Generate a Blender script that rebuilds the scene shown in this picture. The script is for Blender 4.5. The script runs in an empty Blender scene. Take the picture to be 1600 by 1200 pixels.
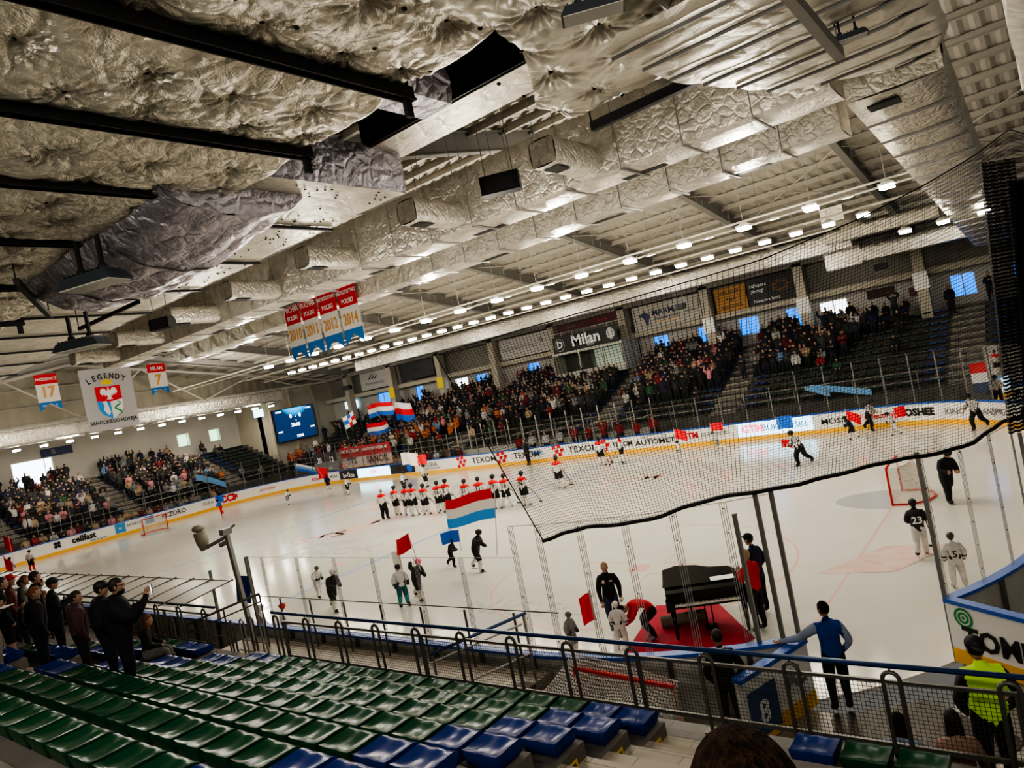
import bpy, bmesh, math, random
from mathutils import Vector, Matrix, noise
random.seed(7)
PI = math.pi
SC = bpy.context.scene
COL = SC.collection

# ------------------------------------------------------------------ materials
MATS = {}
def mat(name, col=(.5, .5, .5), rough=.5, metal=0.0, spec=.5, emit=None, es=0.0, alpha=1.0, coat=0.0, objcol=False):
    if name in MATS: return MATS[name]
    m = bpy.data.materials.new(name); m.use_nodes = True
    n = m.node_tree.nodes; b = n['Principled BSDF']
    b.inputs['Base Color'].default_value = (*col, 1)
    b.inputs['Roughness'].default_value = rough
    b.inputs['Metallic'].default_value = metal
    b.inputs['Specular IOR Level'].default_value = spec
    b.inputs['Coat Weight'].default_value = coat
    if emit:
        b.inputs['Emission Color'].default_value = (*emit, 1); b.inputs['Emission Strength'].default_value = es
    if objcol:
        oi = n.new('ShaderNodeObjectInfo'); m.node_tree.links.new(oi.outputs['Color'], b.inputs['Base Color'])
    MATS[name] = m
    return m
def nd(m, t, **kw):
    x = m.node_tree.nodes.new(t)
    for k, v in kw.items(): setattr(x, k, v)
    return x
def lk(m, a, b): m.node_tree.links.new(a, b)
def bs(m): return m.node_tree.nodes['Principled BSDF']
def mottle(name, c1, c2, scale=3.0, rough=.6, bump=0.0, metal=0.0, detail=6, spec=.4, stretch=(1, 1, 1)):
    m = mat(name, c1, rough, metal, spec)
    tc = nd(m, 'ShaderNodeTexCoord'); mp = nd(m, 'ShaderNodeMapping'); mp.inputs['Scale'].default_value = stretch
    lk(m, tc.outputs['Object'], mp.inputs['Vector'])
    no = nd(m, 'ShaderNodeTexNoise'); no.inputs['Scale'].default_value = scale; no.inputs['Detail'].default_value = detail
    lk(m, mp.outputs[0], no.inputs['Vector'])
    r = nd(m, 'ShaderNodeValToRGB'); r.color_ramp.elements[0].color = (*c1, 1); r.color_ramp.elements[1].color = (*c2, 1)
    r.color_ramp.elements[0].position = .35; r.color_ramp.elements[1].position = .65
    lk(m, no.outputs['Fac'], r.inputs[0]); lk(m, r.outputs[0], bs(m).inputs['Base Color'])
    if bump:
        bp = nd(m, 'ShaderNodeBump'); bp.inputs['Strength'].default_value = bump; bp.inputs['Distance'].default_value = .05
        lk(m, no.outputs['Fac'], bp.inputs['Height']); lk(m, bp.outputs[0], bs(m).inputs['Normal'])
    return m
def foil(name, c=(.78, .74, .65), scale=2.2, strength=.8, rough=.36, dist=.12, metal=.8):
    m = mat(name, c, rough, metal, .5)
    tc = nd(m, 'ShaderNodeTexCoord')
    n1 = nd(m, 'ShaderNodeTexNoise'); n1.inputs['Scale'].default_value = scale; n1.inputs['Detail'].default_value = 8; n1.inputs['Roughness'].default_value = .62; n1.inputs['Distortion'].default_value = .35
    v = nd(m, 'ShaderNodeTexVoronoi'); v.feature = 'DISTANCE_TO_EDGE'; v.inputs['Scale'].default_value = scale * 1.7
    mx = nd(m, 'ShaderNodeMixRGB'); mx.inputs[0].default_value = .12
    lk(m, tc.outputs['Object'], n1.inputs['Vector']); lk(m, tc.outputs['Object'], mx.inputs[1]); lk(m, n1.outputs['Color'], mx.inputs[2])
    lk(m, mx.outputs[0], v.inputs['Vector'])
    ad = nd(m, 'ShaderNodeMath', operation='MULTIPLY_ADD'); ad.inputs[1].default_value = .8
    mn = nd(m, 'ShaderNodeMath', operation='MINIMUM'); mn.inputs[1].default_value = .18
    lk(m, v.outputs['Distance'], mn.inputs[0]); lk(m, mn.outputs[0], ad.inputs[0]); lk(m, n1.outputs['Fac'], ad.inputs[2])
    bp = nd(m, 'ShaderNodeBump'); bp.inputs['Strength'].default_value = strength; bp.inputs['Distance'].default_value = dist
    lk(m, ad.outputs[0], bp.inputs['Height']); lk(m, bp.outputs[0], bs(m).inputs['Normal'])
    r = nd(m, 'ShaderNodeValToRGB'); r.color_ramp.elements[0].color = (c[0]*.72, c[1]*.71, c[2]*.69, 1); r.color_ramp.elements[1].color = (*c, 1)
    r.color_ramp.elements[0].position = .3; r.color_ramp.elements[1].position = .6
    lk(m, n1.outputs['Fac'], r.inputs[0]); lk(m, r.outputs[0], bs(m).inputs['Base Color'])
    return m

ICE = mottle('ice', (.62, .60, .545), (.67, .65, .60), .35, .13, 0, 0, 4, .5)
def _ice_bump():
    m = ICE; tc = nd(m, 'ShaderNodeTexCoord'); n = nd(m, 'ShaderNodeTexNoise'); n.inputs['Scale'].default_value = 1.1; n.inputs['Detail'].default_value = 9
    lk(m, tc.outputs['Object'], n.inputs['Vector'])
    b = nd(m, 'ShaderNodeBump'); b.inputs['Strength'].default_value = .12; b.inputs['Distance'].default_value = .02
    lk(m, n.outputs['Fac'], b.inputs['Height']); lk(m, b.outputs[0], bs(m).inputs['Normal'])
_ice_bump()
WHITE = mat('board_white', (.82, .80, .76), .35)
BOARDBACK = mottle('board_back', (.46, .44, .40), (.53, .51, .46), 2, .6)
YEL = mat('kick_yellow', (.85, .47, .06), .4)
BLUECAP = mat('cap_blue', (.03, .12, .50), .35)
RAILBLUE = mat('rail_blue', (.012, .045, .14), .3, .2)
STEEL = mat('dark_steel', (.15, .143, .13), .36, .55)
STEEL2 = mat('grey_steel', (.33, .32, .30), .45, .5)
WSTEEL = mat('white_steel', (.50, .47, .41), .5)
BLACK = mat('black_matte', (.012, .012, .013), .6)
BLACKG = mat('black_gloss', (.004, .004, .005), .10, 0, .30)
CONC = mottle('concrete', (.16, .145, .125), (.21, .19, .165), 1.6, .7)
CONCD = mottle('concrete_dark', (.075, .07, .064), (.11, .10, .09), 1.6, .75)
def tile(name, c, mortar, sx, sy):
    m = mat(name, c, .45)
    tc = nd(m, 'ShaderNodeTexCoord'); b = nd(m, 'ShaderNodeTexBrick')
    b.inputs['Color1'].default_value = (*c, 1); b.inputs['Color2'].default_value = (c[0]*.88, c[1]*.88, c[2]*.88, 1); b.inputs['Mortar'].default_value = (*mortar, 1)
    b.inputs['Scale'].default_value = 1; b.inputs['Brick Width'].default_value = sx; b.inputs['Row Height'].default_value = sy; b.inputs['Mortar Size'].default_value = .008
    b.offset = .5
    lk(m, tc.outputs['Object'], b.inputs['Vector']); lk(m, b.outputs['Color'], bs(m).inputs['Base Color'])
    return m
TILE = tile('beige_tile', (.40, .34, .26), (.20, .17, .13), .6, .3)
TILEG = tile('grey_tile', (.17, .155, .135), (.09, .08, .07), .6, .3)
SEATG = mottle('seat_green', (.005, .066, .028), (.009, .09, .04), 1.5, .24, 0, 0, 3, .16)
SEATB = mottle('seat_blue', (.008, .035, .20), (.012, .05, .26), 1.5, .24, 0, 0, 3, .2)
SEATF = mat('seat_far', (.05, .055, .055), .5)
FOILA = foil('foil_near', (.88, .83, .71), 2.2, 1.0, .33, .14, .78)
FOILD = foil('foil_duct', (.86, .82, .73), 3.0, .9, .30, .12, .72)
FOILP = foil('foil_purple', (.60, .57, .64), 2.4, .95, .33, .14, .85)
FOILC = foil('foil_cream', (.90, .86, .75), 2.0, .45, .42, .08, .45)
DECK = mat('roof_deck', (.50, .47, .41), .55)
RAFT = mat('rafter_grey', (.26, .255, .24), .5)
WALLB = mottle('wall_beige', (.42, .385, .31), (.47, .43, .35), .4, .8)
WALLG = mottle('wall_grey', (.40, .385, .35), (.46, .44, .40), .4, .8)
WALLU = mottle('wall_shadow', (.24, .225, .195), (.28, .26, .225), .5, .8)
RED = mat('red_paint', (.62, .02, .018), .4)
FR = mat('flag_red', (.72, .015, .03), .7); FW = mat('flag_white', (.80, .77, .74), .7); FB = mat('flag_blue', (.02, .14, .62), .7); FLB = mat('flag_light_blue', (.05, .32, .80), .6)
WINB = mat('window_blue', (.02, .2, .5), .3, emit=(.0, .24, 1.0), es=1.1)
WINW = mat('window_white', (.7, .75, .8), .3, emit=(.85, .92, 1), es=2.2)
WING = mat('window_green', (.3, .5, .3), .3, emit=(.5, .8, .55), es=1.3)
LAMP = mat('lamp_glow', (1, 1, 1), .3, emit=(1, .90, .70), es=45)
LAMPD = mat('lamp_dim', (1, 1, 1), .3, emit=(1, .93, .8), es=9)
INK = mat('ink_black', (.012, .012, .014), .5); INKR = mat('ink_red', (.62, .02, .03), .5); INKB = mat('ink_blue', (.03, .22, .55), .5); INKG = mat('ink_grey', (.22, .22, .22), .5)
INKW = mat('ink_white', (.82, .82, .80), .5); INKO = mat('ink_orange', (.75, .36, .10), .5); INKGR = mat('ink_green', (.02, .28, .08), .5); INKY = mat('ink_yellow', (.80, .60, .03), .5); INKM = mat('ink_maroon', (.10, .008, .01), .5)
DARKB = mat('panel_dark', (.035, .038, .05), .4); MIDB = mat('panel_blue', (.06, .30, .62), .4)
LED = mat('led_panel', (.5, .7, .8), .3, emit=(.50, .82, 1.0), es=1.6)
LEDB = mat('led_blue', (0, .05, .2), .3, emit=(.0, .16, .48), es=.9)
LEDW = mat('led_white', (1, 1, 1), .3, emit=(.85, .97, 1), es=2.5)
LEDP = mat('led_pink', (1, .2, .3), .3, emit=(.95, .15, .3), es=1.0)
NETW = mat('goal_net_white', (.55, .53, .48), .8)
def alpha_grid(name, col, cell, w, axes='xz', rough=.7, jitter=0.0):
    """a woven net: transparent cells and opaque strings, laid out in the object's own coordinates"""
    m = mat(name, col, rough)
    nt = m.node_tree; out = nt.nodes['Material Output']
    tc = nd(m, 'ShaderNodeTexCoord'); sp = nd(m, 'ShaderNodeSeparateXYZ'); lk(m, tc.outputs['UV'], sp.inputs[0])
    res = []
    for k in (0, 1):
        a = nd(m, 'ShaderNodeMath', operation='DIVIDE'); a.inputs[1].default_value = cell; lk(m, sp.outputs[k], a.inputs[0])
        f = nd(m, 'ShaderNodeMath', operation='FRACT'); lk(m, a.outputs[0], f.inputs[0])
        g = nd(m, 'ShaderNodeMath', operation='LESS_THAN'); g.inputs[1].default_value = w / cell; lk(m, f.outputs[0], g.inputs[0]); res.append(g)
    mx = nd(m, 'ShaderNodeMath', operation='MAXIMUM'); lk(m, res[0].outputs[0], mx.inputs[0]); lk(m, res[1].outputs[0], mx.inputs[1])
    tr = nd(m, 'ShaderNodeBsdfTransparent'); ms = nd(m, 'ShaderNodeMixShader')
    lk(m, mx.outputs[0], ms.inputs[0]); lk(m, tr.outputs[0], ms.inputs[1]); lk(m, bs(m).outputs[0], ms.inputs[2]); lk(m, ms.outputs[0], out.inputs[0])
    return m
NETBLACK = alpha_grid('safety_net', (.02, .02, .021), .052, .0062)
MESHW = alpha_grid('wire_mesh', (.05, .05, .045), .045, .006)
GNET = alpha_grid('goal_netting', (.62, .60, .55), .05, .014)
def glass(name, tint, gloss):
    m = mat(name, (.9, .95, .95), .03)
    out = m.node_tree.nodes['Material Output']
    tr = nd(m, 'ShaderNodeBsdfTransparent'); tr.inputs[0].default_value = (*tint, 1)
    gl = nd(m, 'ShaderNodeBsdfGlossy'); gl.inputs['Roughness'].default_value = .03
    fr = nd(m, 'ShaderNodeFresnel'); fr.inputs[0].default_value = 1.25
    mu = nd(m, 'ShaderNodeMath', operation='MULTIPLY'); mu.inputs[1].default_value = gloss; lk(m, fr.outputs[0], mu.inputs[0])
    ms = nd(m, 'ShaderNodeMixShader'); lk(m, mu.outputs[0], ms.inputs[0]); lk(m, tr.outputs[0], ms.inputs[1]); lk(m, gl.outputs[0], ms.inputs[2]); lk(m, ms.outputs[0], out.inputs[0])
    return m
GLASS = glass('clear_glass', (.985, .99, .985), .6)
GLASSF = glass('far_glass', (.93, .95, .96), 1.0)
ACRY = mat('acrylic_edge', (.42, .42, .42), .25, .3)
SHEET = mottle('shelter_sheet', (.55, .53, .46), (.62, .60, .52), .8, .35)

# ------------------------------------------------------------------ mesh building
class MB:
    def __init__(s): s.v = []; s.f = []; s.m = []; s.uv = {}
    def add(s, vs, fs, mi=0, uvs=None):
        o = len(s.v); s.v += [tuple(v) for v in vs]
        for k, f in enumerate(fs):
            if uvs: s.uv[len(s.f)] = uvs[k]
            s.f.append(tuple(i + o for i in f)); s.m.append(mi)
        return s
    def box(s, x0, x1, y0, y1, z0, z1, mi=0):
        vs = [(x, y, z) for z in (z0, z1) for y in (y0, y1) for x in (x0, x1)]
        return s.add(vs, [(0, 2, 3, 1), (4, 5, 7, 6), (0, 1, 5, 4), (2, 6, 7, 3), (0, 4, 6, 2), (1, 3, 7, 5)], mi)
    def obox(s, a, b, w, h, mi=0, up=(0, 0, 1), off=0.0):
        a = Vector(a); b = Vector(b); d = (b - a).normalized(); u = Vector(up); r = d.cross(u)
        if r.length < 1e-4: r = d.cross(Vector((1, 0, 0)))
        r.normalize(); u = r.cross(d).normalized()
        vs = []
        for p in (a, b):
            p = p + u * off
            vs += [p - r*w/2 - u*h/2, p + r*w/2 - u*h/2, p + r*w/2 + u*h/2, p - r*w/2 + u*h/2]
        return s.add(vs, [(0, 1, 2, 3), (4, 7, 6, 5), (0, 4, 5, 1), (1, 5, 6, 2), (2, 6, 7, 3), (3, 7, 4, 0)], mi)
    def tube(s, pts, r, n=8, mi=0, cap=True):
        pts = [Vector(p) for p in pts]; rs = r if isinstance(r, (list, tuple)) else [r]*len(pts)
        rings = []; prev = None
        for i, p in enumerate(pts):
            d = (pts[min(i+1, len(pts)-1)] - pts[max(i-1, 0)]).normalized()
            if prev is None:
                a = Vector((0, 0, 1)) if abs(d.z) < .9 else Vector((1, 0, 0)); u = d.cross(a).normalized()
            else:
                u = (prev - d * prev.dot(d)).normalized()
            prev = u; w = d.cross(u)
            rings.append([p + (u*math.cos(2*PI*k/n) + w*math.sin(2*PI*k/n))*rs[i] for k in range(n)])
        vs = [q for R_ in rings for q in R_]; fs = []
        for i in range(len(pts)-1):
            for k in range(n):
                fs.append((i*n+k, i*n+(k+1) % n, (i+1)*n+(k+1) % n, (i+1)*n+k))
        if cap: fs += [tuple(range(n-1, -1, -1)), tuple((len(pts)-1)*n+k for k in range(n))]
        return s.add(vs, fs, mi)
    def grid(s, fn, nx, ny, mi=0, mfn=None, uvfn=None):
        o = len(s.v)
        for j in range(ny+1):
            for i in range(nx+1): s.v.append(tuple(fn(i/nx, j/ny)))
        for j in range(ny):
            for i in range(nx):
                a = o + j*(nx+1)+i
                if uvfn: s.uv[len(s.f)] = [uvfn(i/nx, j/ny), uvfn((i+1)/nx, j/ny), uvfn((i+1)/nx, (j+1)/ny), uvfn(i/nx, (j+1)/ny)]
                s.f.append((a, a+1, a+nx+2, a+nx+1)); s.m.append(mfn(i/nx, j/ny) if mfn else mi)
        return s
    def ball(s, c, rx, ry, rz, nu=12, nv=8, mi=0, mfn=None):
        vs = []; fs = []; ms = []
        for j in range(nv+1):
            t = PI*j/nv
            for i in range(nu):
                p = 2*PI*i/nu; vs.append((c[0]+rx*math.sin(t)*math.cos(p), c[1]+ry*math.sin(t)*math.sin(p), c[2]+rz*math.cos(t)))
        o = len(s.v); s.v += vs
        for j in range(nv):
            for i in range(nu):
                s.f.append((o+j*nu+i, o+(j+1)*nu+i, o+(j+1)*nu+(i+1) % nu, o+j*nu+(i+1) % nu))
                if mfn:
                    t = PI*(j+.5)/nv; p = 2*PI*(i+.5)/nu
                    s.m.append(mfn(math.sin(t)*math.cos(p), math.sin(t)*math.sin(p), math.cos(t)))
                else: s.m.append(mi)
        return s
    def mesh(s, name, mats, smooth=False, off=(0, 0, 0)):
        me = bpy.data.meshes.new(name)
        me.from_pydata([(v[0]-off[0], v[1]-off[1], v[2]-off[2]) for v in s.v], [], s.f)
        if not isinstance(mats, (list, tuple)): mats = [mats]
        for m in mats: me.materials.append(m)
        me.polygons.foreach_set('material_index', s.m)
        if smooth: me.polygons.foreach_set('use_smooth', [True]*len(s.f))
        if s.uv:
            ul = me.uv_layers.new(name='UVMap')
            for p in me.polygons:
                q = s.uv.get(p.index)
                if q:
                    for k, li in enumerate(p.loop_indices): ul.data[li].uv = q[k]
        me.update(); return me

def wloc(o):
    l = Vector((0, 0, 0))
    while o: l += Vector(o.location); o = o.parent
    return l
def link(name, data, parent=None, loc=None, rot=None):
    o = bpy.data.objects.new(name, data); COL.objects.link(o)
    if parent: o.parent = parent
    if loc is not None: o.location = loc
    if rot is not None: o.rotation_euler = rot
    return o
def tag(o, label=None, cat=None, group=None, kind=None):
    if label: o['label'] = label
    if cat: o['category'] = cat
    if group: o['group'] = group
    if kind: o['kind'] = kind
    return o
def root(name, label, cat, loc=(0, 0, 0), rz=0, group=None):
    return tag(link(name, None, None, loc, (0, 0, rz)), label, cat, group)
def obj(name, mb, mats, parent=None, smooth=False, local=False, origin=None):
    """world-coordinate verts (local=True: verts already in the parent's space)"""
    if parent:
        off = (0, 0, 0) if local else wloc(parent)
        return link(name, mb.mesh(name, mats, smooth, off), parent)
    if origin is None: origin = (0, 0, 0)
    return link(name, mb.mesh(name, mats, smooth, origin), None, origin)
def thing(name, mb, mats, label, cat, group=None, smooth=False, origin=None):
    return tag(obj(name, mb, mats, None, smooth, origin=origin), label, cat, group)
def struct(name, mb, mats, smooth=False):
    return tag(obj(name, mb, mats, None, smooth), kind='structure')
def text(body, size, loc, rot, m, parent, bold=.0, name='lettering', sx=1.0, align='CENTER', spacing=1.0, shear=0.0):
    c = bpy.data.curves.new(name, 'FONT'); c.body = body; c.size = size; c.align_x = align; c.align_y = 'CENTER'
    c.extrude = .003; c.offset = bold*size; c.space_character = spacing; c.shear = shear; c.resolution_u = 2
    c.materials.append(m)
    key = (body, round(size, 3), m.name, round(bold, 4), spacing, shear)
    if key not in TXT:
        t_ = bpy.data.objects.new('tmp', c); COL.objects.link(t_)
        dg = bpy.context.evaluated_depsgraph_get(); TXT[key] = bpy.data.meshes.new_from_object(t_.evaluated_get(dg)); bpy.data.objects.remove(t_)
    o = link(name, TXT[key], parent, Vector(loc) - (wloc(parent) if parent else Vector((0, 0, 0))), rot); o.scale = (sx, 1, 1)
    return o
TXT = {}
FACE_S = (PI/2, 0, 0)          # reads when looked at from -y
FACE_E = (PI/2, 0, PI/2)       # reads when looked at from +x
def copy_tree(o, loc=None, rz=None, label=None, group=None, color=None):
    r = o.copy(); COL.objects.link(r)
    if loc is not None: r.location = loc
    if rz is not None: r.rotation_euler = (0, 0, rz)
    if label: r['label'] = label
    if group: r['group'] = group
    for ch in list(o.children):
        c = ch.copy(); COL.objects.link(c); c.parent = r
        for g in list(ch.children):
            d = g.copy(); COL.objects.link(d); d.parent = c
    return r
ORD = ['first', 'second', 'third', 'fourth', 'fifth', 'sixth', 'seventh', 'eighth', 'ninth', 'tenth', 'eleventh', 'twelfth', 'thirteenth', 'fourteenth', 'fifteenth', 'sixteenth', 'seventeenth', 'eighteenth', 'nineteenth', 'twentieth']
def nth(k):
    if k < 20: return ORD[k]
    t = {2: 'twenty', 3: 'thirty', 4: 'forty'}[(k+1)//10]; u = (k+1) % 10
    return t + '-' + ORD[u-1] if u else {'twenty': 'twentieth', 'thirty': 'thirtieth', 'forty': 'fortieth'}[t]

# ------------------------------------------------------------------ camera
cam = bpy.data.cameras.new('camera'); co = bpy.data.objects.new('camera', cam); COL.objects.link(co); SC.camera = co
yaw, pit, rol = .661, -.009, -.198
Mz = Matrix.Rotation(yaw, 3, 'Z')
Fw = Mz @ Vector((0, math.cos(pit), math.sin(pit))); Rt = Mz @ Vector((1, 0, 0)); Up = Rt.cross(Fw)
r2 = Rt*math.cos(rol) + Up*math.sin(rol); u2 = -Rt*math.sin(rol) + Up*math.cos(rol)
Mx = Matrix((r2, u2, -Fw)).transposed().to_4x4(); Mx.translation = (30.85, -10.234, 6.337)
co.matrix_world = Mx
cam.sensor_width = 36; cam.lens = 36*1102.4/1600; cam.clip_start = .05; cam.clip_end = 300
SC.cycles.transparent_max_bounces = 24; SC.cycles.max_bounces = 7; SC.cycles.diffuse_bounces = 4; SC.cycles.glossy_bounces = 3
SC.cycles.sample_clamp_indirect = 4; SC.cycles.caustics_reflective = False; SC.cycles.caustics_refractive = False
SC.view_settings.view_transform = 'AgX'
try: SC.view_settings.look = 'AgX - High Contrast'
except Exception: pass
SC.view_settings.exposure = 0.55
w = bpy.data.worlds.new('world'); SC.world = w; w.use_nodes = True
w.node_tree.nodes['Background'].inputs[0].default_value = (1, .95, .85, 1); w.node_tree.nodes['Background'].inputs[1].default_value = .10
# ------------------------------------------------------------------ ice and rink
RAD = 8.0
def corner(cx, cy, a0, a1, n, r=RAD): return [(cx + r*math.cos(a0+(a1-a0)*k/n), cy + r*math.sin(a0+(a1-a0)*k/n)) for k in range(n+1)]
outline = corner(22, 8, -PI/2, 0, 24) + corner(22, 22, 0, PI/2, 24) + corner(-22, 22, PI/2, PI, 24) + corner(-22, 8, PI, 1.5*PI, 24)
b = MB(); n = len(outline)
b.add([(x, y, 0) for x, y in outline] + [(x, y, -.05) for x, y in outline], [tuple(range(n))] + [(i, n+i, n+(i+1) % n, (i+1) % n) for i in range(n)])
ice = struct('floor_ice_rink', b, ICE)
b = MB(); z = .004
PALER = mat('ice_line_red', (.70, .45, .40), .25); PALEB = mat('ice_line_blue', (.36, .42, .55), .25); PALEG = mat('ice_mark_grey', (.50, .49, .46), .25); CREASE = mat('ice_crease', (.42, .43, .43), .2)
def flat(x0, x1, y0, y1, mi): b.add([(x0, y0, z), (x1, y0, z), (x1, y1, z), (x0, y1, z)], [(0, 1, 2, 3)], mi)
def ring(cx, cy, r, wd, mi, n=64, a0=0, a1=2*PI):
    vs = []; fs = []
    for k in range(n+1):
        a = a0+(a1-a0)*k/n
        vs += [(cx+(r-wd/2)*math.cos(a), cy+(r-wd/2)*math.sin(a), z), (cx+(r+wd/2)*math.cos(a), cy+(r+wd/2)*math.sin(a), z)]
    for k in range(n): fs.append((2*k, 2*k+1, 2*k+3, 2*k+2))
    b.add(vs, fs, mi)
def disc(cx, cy, r, mi, zz=None):
    q = zz or z; b.add([(cx+r*math.cos(2*PI*k/32), cy+r*math.sin(2*PI*k/32), q) for k in range(32)], [tuple(range(32))], mi)
for s in (-1, 1):
    flat(s*25.92-.03, s*25.92+.03, 1.1, 28.9, 0)
    flat(s*7.42-.15, s*7.42+.15, .05, 29.95, 1)
    for y in (8, 22):
        ring(s*20, y, 4.5, .06, 0); disc(s*20, y, .35, 0)
        for sx in (-1, 1):
            for sy in (-1, 1):
                flat(s*20+sx*.6-.03+sx*.0, s*20+sx*.6+.03, y+sy*.45, y+sy*1.35, 0) if False else None
                flat(min(s*20+sx*.6, s*20+sx*1.8), max(s*20+sx*.6, s*20+sx*1.8), y+sy*.45-.03, y+sy*.45+.03, 0)
                flat(s*20+sx*.6-.03, s*20+sx*.6+.03, min(y+sy*.45, y+sy*1.35), max(y+sy*.45, y+sy*1.35), 0)
        disc(s*5.6, y, .3, 0)
    # crease
    a0, a1 = (PI/2, 1.5*PI) if s > 0 else (-PI/2, PI/2)
    cx = s*25.92
    b.add([(cx, 15-1.2, z-.001), (cx - s*.0, 15+1.2, z-.001)] + [(cx + 1.9*math.cos(a0+(a1-a0)*k/20), 15+1.25*math.sin(a0+(a1-a0)*k/20), z-.001) for k in range(21)], [tuple([0] + list(range(2, 23)) + [1]) if s < 0 else tuple([1] + list(range(2, 23)) + [0])], 3)
flat(-.15, .15, .05, 29.95, 0)
ring(0, 15, 4.5, .05, 1); disc(0, 15, .3, 0)
ring(0, 0.1, 3, .05, 0, 32, 0, PI)
obj('rink_marking', b, [PALER, PALEB, PALEG, CREASE], ice)
# painted advertising in the ice: faint shapes under the surface
b = MB(); z = .006
random.seed(3)
def blade(cx, cy, l, wd, a, mi):
    d = Vector((math.cos(a), math.sin(a))); p = Vector((-d.y, d.x)); c = Vector((cx, cy))
    q = [c - d*l/2, c - d*l*.1 - p*wd/2, c + d*l/2, c + d*l*.15 + p*wd/2]
    b.add([(v.x, v.y, z) for v in q], [(0, 1, 2, 3)], mi)
blade(-.4, 13.4, 4.2, 2.0, .75, 0); blade(.6, 15.8, 3.6, .8, .1, 0); blade(-1.5, 17, 3, .6, .3, 1); blade(1.2, 11.2, 3.2, .6, .2, 1)
blade(26.6, 8.9, 3.6, 1.9, .7, 0); blade(-12, 15, 5, .9, 1.1, 1); blade(-14, 19, 4, .5, .9, 1); blade(-10.5, 12, 4.4, .4, 1.2, 1)
obj('ice_emblem', b, [mottle('ice_mark_red', (.70, .55, .49), (.62, .44, .38), 2.5, .25), PALEG], ice)
for body, x, y, s, r, m in (('NIORA', 18.3, 4.6, 1.5, .0, PALEG), ('CIARKO', -3, 18.4, 1.6, .3, PALER), ('SANOK', 2.6, 9.6, 1.8, .25, PALEG), ('STS', -1.2, 12.2, 1.8, .7, PALER), ('GTM', 12.5, 21.5, 1.8, .1, PALER)):
    t = text(body, s, (x, y, .003), (0, 0, r), m, ice, .01, 'ice_lettering')

# ------------------------------------------------------------------ boards
def wallsec(path, name, label, z1=1.07, kick=True, parent=None, gap=False):
    """a run of boards along path (inner face), outer side to the right of the walking direction"""
    r = root(name, label, 'rink boards', (path[0][0], path[0][1], 0), 0)
    P = [Vector((x, y)) for x, y in path]
    N = []
    for i, p in enumerate(P):
        d = (P[min(i+1, len(P)-1)] - P[max(i-1, 0)]).normalized(); N.append(Vector((d.y, -d.x)))
    def prof(pr, mi_fn, nm, mats):
        m = MB(); k = len(pr)
        for p, nn in zip(P, N):
            for o, zz in pr: m.v.append((p.x+nn.x*o, p.y+nn.y*o, zz))
        for i in range(len(P)-1):
            for j in range(k):
                m.f.append((i*k+j, (i+1)*k+j, (i+1)*k+(j+1) % k, i*k+(j+1) % k)); m.m.append(mi_fn(j))
        m.f.append(tuple(range(k))); m.m.append(0); m.f.append(tuple((len(P)-1)*k+j for j in range(k-1, -1, -1))); m.m.append(0)
        return obj(nm, m, mats, r)
    prof([(0, .0), (0, z1), (.1, z1), (.1, 0)], lambda j: 1 if j == 2 else 0, 'board_panel', [WHITE, BOARDBACK])
    prof([(-.02, .005), (-.02, .24), (0, .25), (0, .005)], lambda j: 0, 'kick_plate', [YEL])
    prof([(-.03, z1), (-.03, z1+.06), (.16, z1+.06), (.16, z1)], lambda j: 0, 'top_rail', [BLUECAP])
    m = MB()   # uprights on the back
    acc = 0
    for i in range(len(P)-1):
        L = (P[i+1]-P[i]).length; t = (1.3 - acc % 1.3) if acc else .2
        while t < L:
            q = P[i].lerp(P[i+1], t/L); nn = N[i]
            m.obox((q.x+nn.x*.15, q.y+nn.y*.15, .0), (q.x+nn.x*.15, q.y+nn.y*.15, z1), .07, .07)
            t += 1.3
        acc += L
    obj('back_post', m, STEEL, r)
    return r
aL = -PI/2 + math.acos((8-1.45)/8)      # gate opening left edge angle
a_l = math.atan2(1.42-8, 26.75-22); a_r = math.atan2(3.5-8, 28.55-22)
# walking clockwise would flip sides: near side runs +x with the outside (-y) on the right
near = wallsec([(-22, 0), (12.8, 0), (22, 0)] + corner(22, 8, -PI/2, a_l, 10)[1:], 'rink_boards', 'near side boards with blue top rail, stretching from the benches to the open gate')
rb = wallsec(corner(22, 8, a_r, 0, 8) + [(30, 22)], 'rink_boards', 'curved boards beyond the open gate, blue top rail, at the right end')
fb = wallsec(corner(22, 22, 0, PI/2, 16) + [(-22, 30)], 'rink_boards', 'long white advertising boards on the far side below the crowded stand')
lb = wallsec(corner(-22, 22, PI/2, PI, 14) + [(-30, 8)] + corner(-22, 8, PI, 1.5*PI, 14)[1:], 'rink_boards', 'white advertising boards behind the distant goal, with the blue top rail')

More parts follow.
